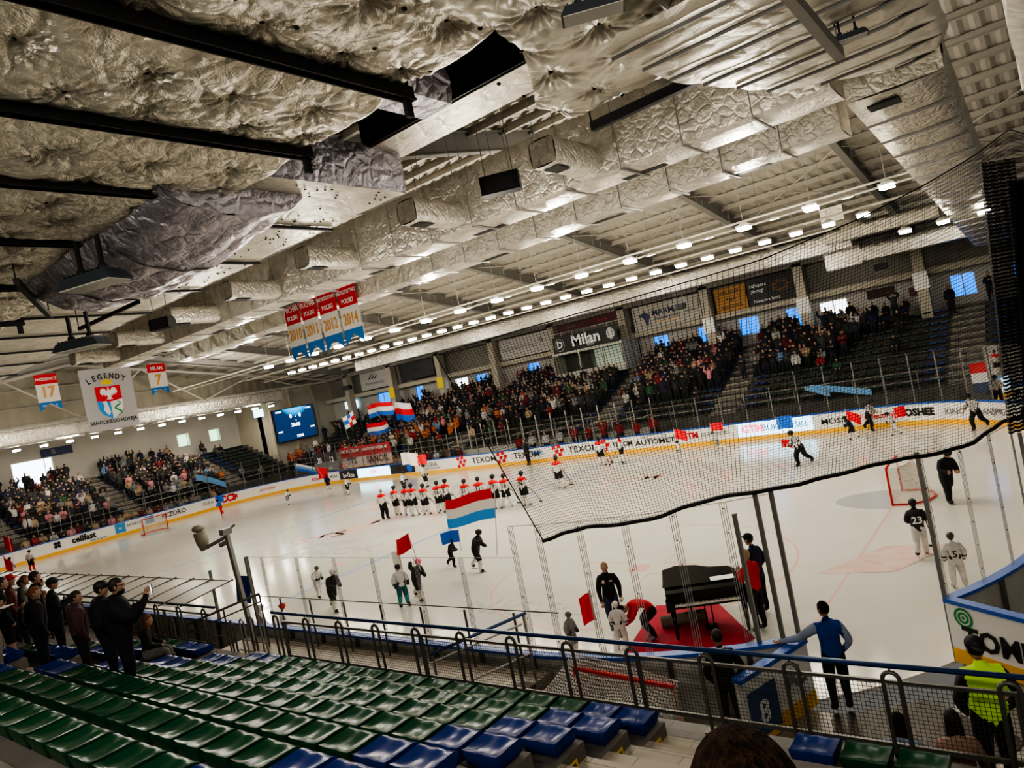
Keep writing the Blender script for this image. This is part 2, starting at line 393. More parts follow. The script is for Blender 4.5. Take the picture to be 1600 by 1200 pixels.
def ad(parent, plane, u0, u1, z0, z1, bg, name='advert'):
    m = MB()
    if plane == 'S': y = 29.985; m.add([(u0, y, z0), (u1, y, z0), (u1, y, z1), (u0, y, z1)], [(0, 1, 2, 3)])
    else: x = -29.985; m.add([(x, u0, z0), (x, u1, z0), (x, u1, z1), (x, u0, z1)], [(0, 1, 2, 3)])
    return obj(name, m, bg, parent)
def adt(parent, plane, u, zz, body, size, m, bold=.02, sx=1.0, shear=0):
    p = (u, 29.97, zz) if plane == 'S' else (-29.97, u, zz)
    return text(body, size, p, FACE_S if plane == 'S' else FACE_E, m, parent, bold, 'lettering', sx, shear=shear)
def dots(parent, plane, u, zz, s):
    m = MB()
    for dx, dz in ((-.3, .25), (.1, .3), (-.1, 0), (.3, .05), (-.3, -.28), (.12, -.22)):
        U_, Z_ = u+dx*s, zz+dz*s; q = .13*s
        vs = [(U_-q, Z_-q), (U_+q, Z_-q*.7), (U_+q, Z_+q), (U_-q, Z_+q*.7)]
        m.add([(a, 29.968, c) if plane == 'S' else (-29.968, a, c) for a, c in vs], [(0, 1, 2, 3)])
    return obj('checker_logo', m, INKR, parent)
for u in (-6.7, -2.6, 2.5, 6.2): dots(fb, 'S', u-.1, .66, 1.1)
for u in (-4.5, -.4, 4.5, 8.0):
    if u != 8.0: adt(fb, 'S', u, .64, 'TEXOM', .62, INK, .004, 1.15)
adt(fb, 'S', 7.55, .64, 'TEXOM', .5, INK, .004, .9)
adt(fb, 'S', -10.2, .72, 'SURA', .52, INKG, .01, 1.2); adt(fb, 'S', -10.2, .42, 'MATERIALY BUDOWLANE', .17, INKG)
adt(fb, 'S', .6, .74, 'KOBEL', .34, INKB); adt(fb, 'S', 9.9, .58, 'AUTOMET', .46, INK, .01, 1.3)
m = MB(); m.grid(lambda a, c: (9.9+.9*math.cos(2*PI*a)*(1-.12*c), 29.968, .92+.14*math.sin(2*PI*a)*(1-.25*c)), 24, 1); obj('oval_logo', m, INKG, fb)
adt(fb, 'S', 12.3, .68, 'GTM', .5, INKR, .05); adt(fb, 'S', 13.9, .66, 'BUKOWSKI', .34, INKG, .0)
p = ad(fb, 'S', 15.3, 19.55, .28, 1.06, LED, 'lit_advert'); adt(p, 'S', 16.2, .68, 'GTM', .58, LEDP, .05); adt(p, 'S', 18.0, .66, 'BUKOWSKI', .48, INKB, .0)
adt(fb, 'S', 20.7, .62, 'MOSiR', .42, INK, .01, 1.2)
p = ad(fb, 'S', -19.45, -15.15, .28, 1.06, LED, 'lit_advert'); adt(p, 'S', -17.3, .66, 'GTM', .42, LEDP, .04)
p = ad(fb, 'S', -22, -19.5, .28, 1.06, DARKB, 'dark_advert'); adt(p, 'S', -20.7, .6, 'bo\u00d3co', .55, INKW, .03)
p = ad(fb, 'S', -15.1, -12.1, .28, 1.06, DARKB, 'dark_advert'); adt(p, 'S', -14, .68, 'PBS', .3, INKM, .03)
m = MB(); m.grid(lambda a, c: (-12.7+.32*math.cos(2*PI*a)*c, 29.96, .68+.34*math.sin(2*PI*a)*c), 16, 1); obj('round_logo', m, FB, p)
# curved corner lettering
def on_arc(parent, cx, cy, ang, zz, body, size, m, bold=.02, sx=1.0):
    x, y = cx+7.96*math.cos(ang), cy+7.96*math.sin(ang)
    return text(body, size, (x, y, zz), (PI/2, 0, ang-PI/2), m, parent, bold, 'lettering', sx)
on_arc(fb, 22, 22, PI/2-.1, .64, 'Perfectum', .42, INKR, .01)
on_arc(fb, 22, 22, PI/2-.36, .66, 'OSHEE', .5, INK, .05)
for k, ch in enumerate(['KING', 'TRANSPRZET']): on_arc(fb, 22, 22, PI/2-(.58, .86)[k], .62, ch, .42, INKG, .01)
adt(lb, 'E', 11.4, .72, 'cellfast', .62, INK, .04); adt(lb, 'E', 12.4, .36, 'dodaj do ogrodu', .18, INKB)
m = MB()
for k in range(4): m.grid(lambda a, c, k=k: (-29.966, 9.55+.16*math.cos(k*PI/2+.785)+.13*math.cos(2*PI*a)*c, .72+.16*math.sin(k*PI/2+.785)+.13*math.sin(2*PI*a)*c), 10, 1)
obj('clover_logo', m, INK, lb)
p = ad(lb, 'E', 13.7, 14.5, .3, 1.04, MIDB, 'blue_advert'); p2 = ad(lb, 'E', 16.1, 16.8, .4, 1.0, MIDB, 'blue_advert')
adt(lb, 'E', 15.2, .72, 'BB DRUK', .3, INKG, .01); adt(lb, 'E', 18.5, .68, 'REZDRO', .55, INK, .01)
adt(lb, 'E', 21.6, .7, 'SURA', .42, INKG, .01); adt(p, 'E', 14.1, .66, 'tv', .3, INKW)
for ang, body, s, m_, bo in ((PI-.20, 'CCM', .82, INKR, .06), (PI-.62, 'AUTOSAN', .3, INKR, .01), (PI/2+.36, 'ROSA', .36, INKR, .02), (PI/2+.1, 'MOSiR', .34, INKG, .01)):
    x, y = -22+7.96*math.cos(ang), 22+7.96*math.sin(ang); text(body, s, (x, y, .66), (PI/2, 0, ang-PI/2), m_, lb, bo)
# near-left corner dark panel ..RKO
m = MB(); m.grid(lambda a, c: (-22+7.96*math.cos(PI+.55+a*.55), 8+7.96*math.sin(PI+.55+a*.55), .27+.78*c), 8, 1); p = obj('dark_advert', m, DARKB, lb)
ang = PI+.72; text('CIARKO', .55, (-22+7.9*math.cos(ang), 8+7.9*math.sin(ang), .66), (PI/2, 0, ang+PI/2+PI), INKW, p, .04)

# gate leaves, swung outwards
def leaf(h, e, label, deco):
    r = root('rink_gate', label, 'gate', (h[0], h[1], 0))
    H, Ee = Vector(h), Vector(e)
    m = MB(); m.obox((H.x, H.y, .56), (Ee.x, Ee.y, .56), .1, 1.02); obj('gate_panel', m, WHITE, r)
    m = MB(); m.obox((H.x, H.y, 1.1), (Ee.x, Ee.y, 1.1), .17, .07); obj('top_rail', m, BLUECAP, r)
    m = MB(); m.obox((H.x, H.y, .14), (Ee.x, Ee.y, .14), .115, .26); obj('kick_plate', m, YEL, r)
    d = (Ee-H).normalized(); nrm = Vector((-d.y, d.x)) * deco[1]
    return r, H, Ee, d, nrm
r, H, Ee, d, nn = leaf((26.75, 1.42), (26.2, -.25), 'left leaf of the open rink gate, white with dark blue square and yellow kick strip', (0, 1))
if nn.x < 0: nn = -nn
ang = math.atan2(d.y, d.x)
m = MB(); c = Ee.lerp(H, .25) + nn*.062
q0, q1 = Ee.lerp(H, .06)+nn*.062, Ee.lerp(H, .46)+nn*.062
m.add([(q0.x, q0.y, .12), (q1.x, q1.y, .12), (q1.x, q1.y, .86), (q0.x, q0.y, .86)], [(0, 1, 2, 3)]); pp = obj('blue_square', m, mat('square_navy', (.05, .10, .24), .4), r)
c2 = c+nn*.01; text('8', .5, (c2.x, c2.y, .46), (PI/2, 0, ang+PI), INKW, pp, .02)
c3 = Ee.lerp(H, .74)+nn*.07; text('AL', .42, (c3.x, c3.y, .66), (PI/2, 0, ang+PI), INKG, r, .05)
r, H, Ee, d, nn = leaf((28.62, 3.45), (31.0, 1.9), 'right leaf of the open rink gate, white with large TOMEX lettering and a green target', (0, 1))
if nn.y > 0: nn = -nn
ang = math.atan2(d.y, d.x); c = H.lerp(Ee, .36)+nn*.065
text('TOMEX', .47, (c.x, c.y, .52), (PI/2, 0, ang), INK, r, .035, sx=.95)
m = MB(); c = H.lerp(Ee, .11)+nn*.06; zc = .86
for R0, R1 in ((.17, .13), (.10, .06), (.03, 0)):
    m.grid(lambda a, k: (c.x+d.x*math.cos(2*PI*a)*(R0+(R1-R0)*k), c.y+d.y*math.cos(2*PI*a)*(R0+(R1-R0)*k), zc+math.sin(2*PI*a)*(R0+(R1-R0)*k)), 24, 1)
obj('target_logo', m, INKGR, r)

# slush at the open gate
b = MB(); b.add([(28.35+1.15*math.cos(a)*(1+.18*math.sin(3*a)), .75+1.0*math.sin(a)*(1+.15*math.cos(4*a)), .012) for a in [2*PI*k/40 for k in range(40)]], [tuple(range(40))]); tag(obj('slush_puddle', b, mottle('slush', (.03, .022, .014), (.085, .065, .045), 1.6, .35, .4, 0, 8, .2)), 'wet brown slush patch on the floor in front of the open gate', 'puddle', kind='stuff')
# ------------------------------------------------------------------ glass
def pane(p0, p1, z0, z1, gm, pm, kind, label, group, bolts=True):
    r = root('rink_glass', label, 'glass panel', (p0[0], p0[1], z0), 0, group)
    m = MB(); m.add([(p0[0], p0[1], z0), (p1[0], p1[1], z0), (p1[0], p1[1], z1), (p0[0], p0[1], z1)], [(0, 1, 2, 3)]); obj('pane', m, gm, r)
    d = (Vector(p1)-Vector(p0)).normalized(); m = MB()
    if kind == 'clear':
        for o in (-.055, -.02, .02, .055): m.obox((p0[0]+d.x*o, p0[1]+d.y*o, z0), (p0[0]+d.x*o, p0[1]+d.y*o, z1), .008, .008)
        zz = z0+.25
        while zz < z1: m.ball((p0[0]-d.y*.012*-1, p0[1]-.02, zz), .013, .013, .013, 6, 4, 1); zz += .42
        obj('clear_post', m, [ACRY, BLACK], r)
    else:
        m.obox((p0[0], p0[1], z0-.1), (p0[0], p0[1], z1+.02), .07 if kind == 'grey' else .05, .06); obj('support_post', m, pm, r)
    m = MB(); m.obox((p0[0], p0[1], z1), (p1[0], p1[1], z1), .01, .01); obj('top_edge', m, ACRY if kind == 'clear' else GPD, r)
    return r
GPD = mat('edge_dark', (.12, .12, .12), .4)
NP = [12.8, 13.52, 15.08, 16.6, 18.0, 19.41, 20.75, 22.2]
for i in range(len(NP)-1):
    pane((NP[i], -.05), (NP[i+1], -.05), 1.13, 2.97, GLASS, STEEL, 'grey' if i == 0 else 'clear', '%s clear glass pane on the near boards from the bench end' % nth(i), 'near side glass panels')
arc = [a for a in (0,)]
cp = corner(22, 8, -PI/2+.1, a_l, 5, 8.05); cp = [(22.2, -.05)] + cp
for i in range(len(cp)-1):
    pane(cp[i], cp[i+1], 1.13, 3.58, GLASS, STEEL, 'clear', '%s tall glass pane of the near corner, counted toward the gate' % nth(i), 'near corner glass panels')
cp = corner(22, 8, a_r, 0, 5, 8.05) + [(30.05, 9.2), (30.05, 10.4), (30.05, 11.6), (30.05, 12.8), (30.05, 14)]
for i in range(len(cp)-1):
    pane(cp[i], cp[i+1], 1.13, 3.58, GLASS, STEEL, 'clear', '%s tall clear glass panel beyond the right gate leaf' % nth(i), 'right end glass panels')
# dark square posts at the gate and corner
for k, (x, y, z1, lab) in enumerate(((26.72, 1.36, 3.7, 'thick dark steel glass post on the left side of the gate'), (26.50, 1.22, 3.65, 'dark steel glass post just left of the thick gate post'), (26.12, 1.13, 3.35, 'dark steel post standing in the corner glass beside the red carpet'), (28.6, 3.46, 3.7, 'thick grey steel glass post on the right side of the gate'), (29.95, 6.1, 3.4, 'grey steel post in the glass of the curved right boards'), (12.8, -.08, 3.0, 'dark steel post ending the near glass by the benches'), (10.8, -.1, 2.6, 'dark post standing beside the bench opening'))):
    m = MB(); m.obox((x, y, .0 if k < 5 else .87), (x, y, z1), .065, .065); thing('glass_post', m, STEEL2 if k in (3, 4) else mat('post_grey', (.24, .235, .22), .4, .4), lab, 'post', origin=(x, y, 0))
# far side and left end glass
fp = [(30.1, 14+1.6*k) for k in range(6)] + corner(22, 22, .05, PI/2, 9, 8.1) + [(22-1.5*k, 30.1) for k in range(1, 30)] + corner(-22, 22, PI/2, PI, 8, 8.1) + [(-30.1, 22-1.4*k) for k in range(1, 11)] + corner(-22, 8, PI, PI+1.35, 7, 8.1)
GP = mat('glass_post_grey', (.20, .20, .195), .4, .3)
for i in range(len(fp)-1):
    x = (fp[i][0]+fp[i+1][0])/2; y = (fp[i][1]+fp[i+1][1])/2
    side = 'at the right end, counting away' if x > 29 else 'of the far right corner' if x > 22 else 'of the left end from the far corner' if x < -29.5 else 'of the distant left corner' if x < -22 else 'on the far side boards from the right'
    pane(fp[i], fp[i+1], 1.13, 2.95 if -22 <= x <= 18 else 3.6, GLASSF, GP, 'post', '%s glass pane %s' % (nth(i) if i < 40 else 'distant', side), 'far glass panels')
# players' boxes on the far side: white posts and second glass line
for k in range(14):
    x = -8.3 + k*1.35; m = MB(); m.obox((x, 31.6, 0), (x, 31.6, 3.3), .06, .06); m.obox((x, 31.6, 2.2), (x, 30.3, 2.2), .04, .04)
    thing('bench_post', m, WSTEEL, '%s white post of the far players benches' % nth(k), 'post', 'white posts behind the far benches', origin=(x, 31.6, 0))
for k in range(3):
    x = -8.3+k*6; m = MB(); m.box(x, x+5.4, 31.7, 32.2, .35, .47, 0); m.box(x, x+5.4, 32.1, 32.2, .47, 1.3, 1)
    for q in (.3, 2.6, 5.0): m.box(x+q, x+q+.1, 31.8, 32.1, 0.001, .35, 2)
    thing('players_bench', m, [WHITE, WALLG, STEEL], '%s players bench along the far boards' % nth(k), 'bench', origin=(x, 31.9, 0))

# ------------------------------------------------------------------ goals
def goal(x, y, rz, label):
    r = root('hockey_goal', label, 'goal', (x, y, 0), rz)
    m = MB(); s = .915; R_ = .035       # mouth faces +x local
    m.tube([(0, -s, 0), (0, -s, 1.17), (-.05, -s+.03, 1.22)], R_, 8); m.tube([(0, s, 0), (0, s, 1.17), (-.05, s-.03, 1.22)], R_, 8); m.tube([(0, -s, 1.2), (0, s, 1.2)], R_, 8)
    obj('red_frame', m, RED, r, True, True)
    base = [(0, -s, .04), (-.55, -s-.02, .04), (-.95, -s+.35, .04), (-1.1, 0, .04), (-.95, s-.35, .04), (-.55, s+.02, .04), (0, s, .04)]
    m = MB(); m.tube(base, .03, 6); obj('base_frame', m, RED, r, True, True)
    m = MB(); top = [(0, -s, 1.2), (-.3, -s+.02, 1.2), (-.5, -s+.3, 1.2), (-.55, 0, 1.2), (-.5, s-.3, 1.2), (-.3, s-.02, 1.2), (0, s, 1.2)]
    m.tube(top[1:-1], .02, 6, 0)
    obj('top_frame', m, NETW, r, True, True)
    m = MB()
    def fn(a, c):
        i = min(5, int(a*6)); t = a*6-i; p = Vector(base[i]).lerp(Vector(base[i+1]), t); q = Vector(top[i]).lerp(Vector(top[i+1]), t); return p.lerp(q, c)
    m.grid(fn, 24, 8, 0, None, lambda a, c: (a*4.4, c*1.25))
    def f2(a, c):
        i = min(2, int(a*3)); t = a*3-i; p = Vector(top[i]).lerp(Vector(top[i+1]), t); q = Vector(p); q.y = -p.y; return p.lerp(q, c)
    m.grid(f2, 6, 6, 0, None, lambda a, c: (a*.9, c*1.8))
    obj('net', m, GNET, r, False, True)
    return r
goal(25.92, 15, PI, 'red framed hockey goal with white net in front of the right end crease')
goal(-25.92, 15, 0, 'small distant red framed hockey goal before the left end boards')
# spare goal stored tipped up behind the corner boards
r = root('hockey_goal', 'spare red goal with white netting stored behind the boards below the railing', 'goal', (24.5, -.7, 0))
m = MB(); m.tube([(23.46, -.58, .0), (23.46, -.58, 1.2), (25.43, -.8, 1.2), (25.43, -.8, 0)], .045, 8); obj('red_frame', m, RED, r)
m = MB(); m.tube([(21.9, -1.95, 1.12), (23.3, -1.98, 1.14), (25.0, -1.98, 1.2), (25.5, -1.6, .6), (25.43, -.8, .03)], .025, 6); obj('base_frame', m, mat('red_faded', (.60, .16, .12), .5), r)
m = MB(); tp = [Vector((23.3, -.35, 1.35)), Vector((24.4, -.5, 1.32)), Vector((25.5, -.72, 1.26))]; bt = [Vector((22.2, -1.95, 1.1)), Vector((23.6, -1.98, 1.14)), Vector((25.2, -1.9, 1.15))]
def fn(a, c):
    i = min(1, int(a*2)); t = a*2-i; p = tp[i].lerp(tp[i+1], t); q = bt[i].lerp(bt[i+1], t); v = p.lerp(q, c); v.z -= .55*math.sin(PI*c)*(1-.2*math.cos(9*a)); return v
m.grid(fn, 20, 12, 0, None, lambda a, c: (a*2.4, c*1.9))
m.grid(lambda a, c: (25.5+.1*math.sin(PI*a)-.05*c, -.75-1.1*a, .05+1.2*c), 6, 6, 0, None, lambda a, c: (a*1.1, c*1.2))
obj('net', m, alpha_grid('spare_netting', (.75, .72, .66), .05, .02), r)
# ------------------------------------------------------------------ floors and stands
b = MB(); b.box(-45, 44, 30.16, 43.4, -.06, 0, 0); struct('floor_far_concourse', b, CONC)
b = MB(); b.box(-45, -30.16, -13, 30.16, -.06, -.001, 0); struct('floor_left_concourse', b, CONC)
# floor under the near side: low strip by the gate, raised walk beyond
b = MB(); b.box(22.6, 44, -13, 1.2, -.06, -.005, 0); b.box(28.7, 44, 1.2, 5, -.06, -.006, 0)
fl = struct('floor_near_low', b, mottle('wet_concrete', (.20, .175, .14), (.42, .38, .32), 1.1, .30, .2, 0, 7, .35))
b = MB(); b.box(12.6, 22.6, -2.7, -.16, 0, .87, 0); b.box(-25, 12.6, -2.7, -1.9, 0, .87, 0); b.box(22.3, 22.62, -1.9, -.7, 0, .89, 1)
struct('floor_raised_walk', b, [TILE, mottle('wood_step', (.09, .06, .04), (.13, .09, .06), 3, .6)])
b = MB(); b.box(-25, 12.6, -1.9, -.16, 0, .15, 0); struct('floor_bench_pit', b, CONCD)
b = MB()
for k in range(62): b.box(13.3+k*.145, 13.3+k*.145+.1, -1.06, -.98, .8705, .876, 0)
tag(obj('tactile_strip', b, mat('strip_dark', (.10, .08, .06), .7)), 'row of short dark dashes laid into the beige walkway tiles', 'floor strip')
NX0, NX1 = 17.15, 26.32
ROWY = lambda i: -3.15 - .84*i
ROWZ = lambda i: 1.92 + .335*i
b = MB()
# platform at the foot of the near stand
b.box(-25, 34, -2.75, -2.1, 0, 1.445, 0)
struct('floor_platform', b, TILEG)
b = MB()
for i in range(0, 12):
    y1, y0, z1 = ROWY(i)+.42, ROWY(i)-.44, ROWZ(i)-.14
    for x0, x1 in ((-25, 15.6), (NX0, NX1), (27.92, 34)):
        b.box(x0, x1, y0-(0 if i < 11 else 1), y1, 0, z1, 0)
    for x0, x1 in ((15.6, NX0), (NX1, 27.92)):       # aisle steps
        b.box(x0, x1, y0+.42, y1+.0, 0, z1-.17, 1); b.box(x0, x1, y0, y0+.42, 0, z1, 1)
struct('floor_near_stand', b, [CONC, TILE])

def stand(name, along, u0, u1, base, rows, mats, aisles):
    """terraced stand facing the ice. along 'x': rows step to +y; along 'y': rows step to -x"""
    b = MB()
    for i in range(rows):
        v0, z1 = base+.84*i, 1.47+.335*(i+1) - .335
        v1 = base+.84*(i+1) + (.0 if i < rows-1 else 3)
        if along == 'x': b.box(u0, u1, v0, v1, 0, z1, 0)
        else: b.box(-v1, -v0, u0, u1, 0, z1, 0)
        for a in aisles:
            for h in (0, 1):
                vv0, vv1, zz = v0+.42*h, v0+.42*(h+1), z1+.1675*h+.01
                if along == 'x': b.box(a-.85, a+.85, vv0, vv1, z1, zz+.02*(1-h), 1)
                else: b.box(-vv1, -vv0, a-.85, a+.85, z1, zz+.02*(1-h), 1)
                if not h or True:
                    if along == 'x': b.box(a-.85, a+.85, vv0, vv0+.06, zz, zz+.022, 2)
                    else: b.box(-vv0-.06, -vv0, a-.85, a+.85, zz, zz+.022, 2)
    return struct(name, b, mats)
LITE = mat('step_edge', (.48, .46, .41), .6)
FA = [-26, -9.5, 4.3, 13.6, 26.7, 33]
stand('floor_far_stand', 'x', -34, 44, 32.3, 12, [CONCD, CONC, LITE], FA)
EA = [7.5, 16.5, 26.3]
stand('floor_end_stand', 'y', -13, 33, 32.3, 11, [CONCD, CONC, LITE], EA)
# far seats: the front strips of every row
def free(x, al): return all(abs(x-a) > .95 for a in al)
seat_far = MB()
seat_far.add([(-.2, 0, .3), (.2, 0, .3), (.2, .34, .33), (-.2, .34, .33), (-.2, 0, .40), (.2, 0, .40), (.2, .34, .43), (-.2, .34, .43)], [(0, 1, 5, 4), (1, 2, 6, 5), (2, 3, 7, 6), (3, 0, 4, 7), (4, 5, 6, 7)])
sfm = {}
FARBLUE = mat('seat_far_blue', (.02, .05, .16), .5); FARGRN = mat('seat_far_green', (.025, .05, .038), .5)
for nm_, mm in (('g', FARGRN), ('b', FARBLUE)): sfm[nm_] = seat_far.mesh('stadium_seat', mm)
rest = MB(); cnt = 0
for i in range(11):
    x = 34
    xs = []
    while x > -33:
        x -= .5
        if free(x, FA): xs.append(x)
    for x in xs:
        blue = any(abs(x-a) < 2.0 for a in FA)
        if x > 17.0 and cnt < 130 and i < 8 and x < 29:
            o = link('stadium_seat', sfm['b' if blue else 'g'], None, (x, 32.3+.84*i+.5, 1.47+.335*i+.005)); cnt += 1
            tag(o, 'small %s seat in the %s row of the far stand, near the right end' % ('blue' if blue else 'green', nth(i)), 'seat', 'far stand seats, right end'); continue
        y, z = 32.3+.84*i+.5, 1.47+.335*i
        rest.box(x-.2, x+.2, y, y+.34, z+.30, z+.41, 1 if blue else 0)
for i in range(10):
    y = -12
    while y < 32:
        y += .5
        if not free(y, EA): continue
        x, z = -32.3-.84*i-.5, 1.47+.335*i
        rest.box(x-.34, x, y-.2, y+.2, z+.30, z+.41, 1 if any(abs(y-a) < 2 for a in EA) else 0)
tag(obj('stadium_seats', rest, [FARGRN, FARBLUE]), 'long rows of small dark seats filling the far and end stands', 'seats', kind='stuff')
# rails in front of the stands
for nm_, a, c, lab in (('handrail', (-33, 32.25), (31, 32.25), 'thin grey rail along the foot of the far stand'), ('handrail', (-32.25, -10), (-32.25, 32), 'thin grey rail along the foot of the left end stand')):
    b = MB()
    for zz in (1.95, 2.45): b.tube([(a[0], a[1], zz), (c[0], c[1], zz)], .022, 5)
    L = (Vector(c)-Vector(a)).length; k = 0
    while k < L:
        p = Vector(a).lerp(Vector(c), k/L); b.tube([(p.x, p.y, 1.45), (p.x, p.y, 2.45)], .02, 5); k += 1.6
    thing(nm_, b, STEEL2, lab, 'railing', origin=(a[0], a[1], 1.47))

# ------------------------------------------------------------------ walls
def wall_holes(name, axis, at, u0, u1, z0, z1, holes, m, th=.25):
    """wall in plane axis=at with rectangular openings"""
    b = MB(); us = sorted({u0, u1} | {h[0] for h in holes} | {h[1] for h in holes})
    for a, c in zip(us, us[1:]):
        zs = [(z0, z1)]
        for h in holes:
            if h[0] <= a and h[1] >= c:
                nz = []
                for p, q in zs:
                    if h[2] > p: nz.append((p, min(q, h[2])))
                    if h[3] < q: nz.append((max(p, h[3]), q))
                zs = nz
        for p, q in zs:
            if axis == 'y': b.box(a, c, at, at+th, p, q)
            else: b.box(at-th, at, a, c, p, q)
    return struct(name, b, m)
FW_ = [(4.8, 6.2, 5.85, 7.3), (8.7, 9.8, 6.1, 7.3), (12.0, 13.5, 6.0, 7.3), (15.5, 16.8, 5.75, 7.3), (17.9, 19.7, 5.9, 7.2), (25.85, 27.2, 5.8, 7.2), (29.2, 30.6, 5.8, 7.2), (-8.3, -6.9, 6.1, 7.3), (-17.6, -15.9, 5.8, 7.3), (-14.9, -13.3, 6.0, 7.3), (-23.5, -22.3, 5.9, 7.4), (-29.6, -27.6, 5.6, 7.5)]
wall_holes('wall_far', 'y', 43.0, -44, 44, 4.5, 8.0, FW_, WALLG)
for k, (a, c, p, q) in enumerate(FW_):
    r = tag(link('window_%d' % (k+1), None, None, (a, 43.05, p)), kind='structure')
    b = MB(); b.add([(a, 43.2, p), (c, 43.2, p), (c, 43.2, q), (a, 43.2, q)], [(0, 1, 2, 3)])
    obj('window_pane', b, WINW if k in (4, 8) else WINB, r)
    b = MB()
    for e in ((a, p, c, p), (a, q, c, q), (a, p, a, q), (c, p, c, q), ((a+c)/2, p, (a+c)/2, q)): b.obox((e[0], 43.0, e[1]), (e[2], 43.0, e[3]), .06, .06)
    obj('window_frame', b, WSTEEL if k not in (4, 8) else WHITE, r)
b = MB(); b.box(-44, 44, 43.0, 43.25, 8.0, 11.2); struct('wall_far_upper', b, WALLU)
b = MB(); b.box(-44, 44, 41.9, 42.2, 7.55, 7.95); b.box(-44, 44, 42.2, 43, 7.7, 7.95); struct('trim_far_beam', b, WALLB)
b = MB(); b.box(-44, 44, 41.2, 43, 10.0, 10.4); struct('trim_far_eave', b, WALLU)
b = MB(); b.box(-44, -5, 41.9, 43, 5.3, 5.45); struct('trim_far_gallery', b, CONCD)
PX = [-32.5, -25.2, -18.0, -10.9, -3.9, 3.2, 10.4, 17.3, 24.5, 31.6]
for k, x in enumerate(PX):
    b = MB(); b.box(x-.32, x+.32, 41.2, 41.95, 3.5, 10.2); tag(obj('pillar_%d' % (k+1), b, WALLB), kind='structure')
# end wall with openings, gable cladding above
EW = [(11.2, 14.4, 5.3, 7.5), (26.0, 27.3, 6.05, 7.3), (29.5, 30.7, 5.95, 7.2)]
wall_holes('wall_left', 'x', -42.0, -13, 34, 0, 9.4, EW, WALLG)
for k, (a, c, p, q) in enumerate(EW):
    r = tag(link('window_%d' % (k+20), None, None, (-42.1, a, p)), kind='structure')
    b = MB(); b.add([(-42.2, a, p), (-42.2, c, p), (-42.2, c, q), (-42.2, a, q)], [(0, 1, 2, 3)]); obj('window_pane', b, (WINW, WING, WING)[k], r)
    b = MB()
    for e in ((a, p, c, p), (a, q, c, q), (a, p, a, q), (c, p, c, q), (a+(c-a)*.8, p, a+(c-a)*.8, q)): b.obox((-41.98, e[0], e[1]), (-41.98, e[2], e[3]), .07, .07)
    obj('window_frame', b, WHITE, r)
b = MB(); b.box(-37.9, -37.6, 33.0, 43.2, 0, 10.3); b.box(-42.2, -37.6, 33.0, 33.3, 0, 10.3); struct('wall_corner_block', b, WALLB)
for k, y in enumerate((34.2, 37.1, 40.2)):
    b = MB(); b.box(-37.6, -37.35, y-.12, y+.12, 0, 10.2); tag(obj('trim_%d' % (k+30), b, WALLB), kind='structure')
# corrugated gable
b = MB(); zr = lambda y: 15.6-.175*abs(y-15)
N_ = 220
for k in range(N_+1):
    y = -13+56*k/N_; o = -.05 if k % 4 < 2 else 0
    b.v += [(-42.3+o, y, 9.3), (-42.3+o, y, zr(y))]
for k in range(N_): b.f.append((2*k, 2*k+2, 2*k+3, 2*k+1)); b.m.append(0)
struct('wall_left_gable', b, WALLB)
for k, zz in enumerate((10.6, 12.2, 13.8)):
    b = MB(); b.box(-42.2, -42.05, -13+max(0, (zz-10.5)*0), 43, zz, zz+.12) if zz < 10.7 else b.box(-42.2, -42.05, 15-(15.4-zz)/.175, 15+(15.4-zz)/.175, zz, zz+.1)
    tag(obj('trim_%d' % (k+40), b, WSTEEL), kind='structure')
# gable truss in front
def girder(name, segs, w, h, m, lab, cat='beam', group=None, origin=None):
    b = MB()
    for a, c in segs: b.obox(a, c, w, h)
    return thing(name, b, m, lab, cat, group, origin=origin or segs[0][0])
tb = 10.1; tz = lambda y: 14.9-.175*abs(y-15)
segs = [((-36, -13, tb), (-36, 43, tb))]
ys = [-12+5.5*k for k in range(11)]
girder('roof_truss', [((-36, -13, tb), (-36, 43, tb)), ((-36, -13, tz(-13)), (-36, 15, tz(15))), ((-36, 15, tz(15)), (-36, 43, tz(43)))], .16, .2, WSTEEL, 'white steel chords of the roof truss in front of the left gable', 'truss')
for k in range(10):
    y0, y1 = ys[k], ys[k+1]
    a, c = ((-36, y0, tb), (-36, y1, tz(y1))) if k % 2 else ((-36, y0, tz(y0)), (-36, y1, tb))
    girder('truss_brace', [(a, c)], .12, .14, WSTEEL, '%s diagonal steel brace of the left gable truss' % nth(k), 'beam', 'gable truss braces')
b = MB(); b.box(-44, 44, -13.3, -13, 0, 11); struct('wall_near', b, WALLG)

# ------------------------------------------------------------------ roof
zd = lambda y: 15.55-.175*abs(y-15)
b = MB(); N_ = 560
xs = []
for k in range(N_+1):
    x = -43+87*k/N_; ph = k % 4
    xs.append((x, .07 if ph in (1, 2) else 0))
for side in (-1, 1):
    o = len(b.v)
    for x, dz in xs: b.v += [(x, 15, zd(15)+dz), (x, 15+side*28.3, zd(15+side*28.3)+dz)]
    for k in range(N_): b.f.append((o+2*k, o+2*k+1, o+2*k+3, o+2*k+2)); b.m.append(0)
struct('ceiling_roof_deck', b, DECK)
for k in range(33):
    y = -12+1.75*k
    if abs(y-15) < .3: continue
    b = MB(); zz = zd(y)-.02
    b.box(-42, 43, y-.09, y+.09, zz-.03, zz); b.box(-42, 43, y-.012, y+.012, zz-.22, zz-.03); b.box(-42, 43, y-.07, y+.05, zz-.25, zz-.22)
    tag(obj('trim_%d' % (k+60), b, WSTEEL), kind='structure')
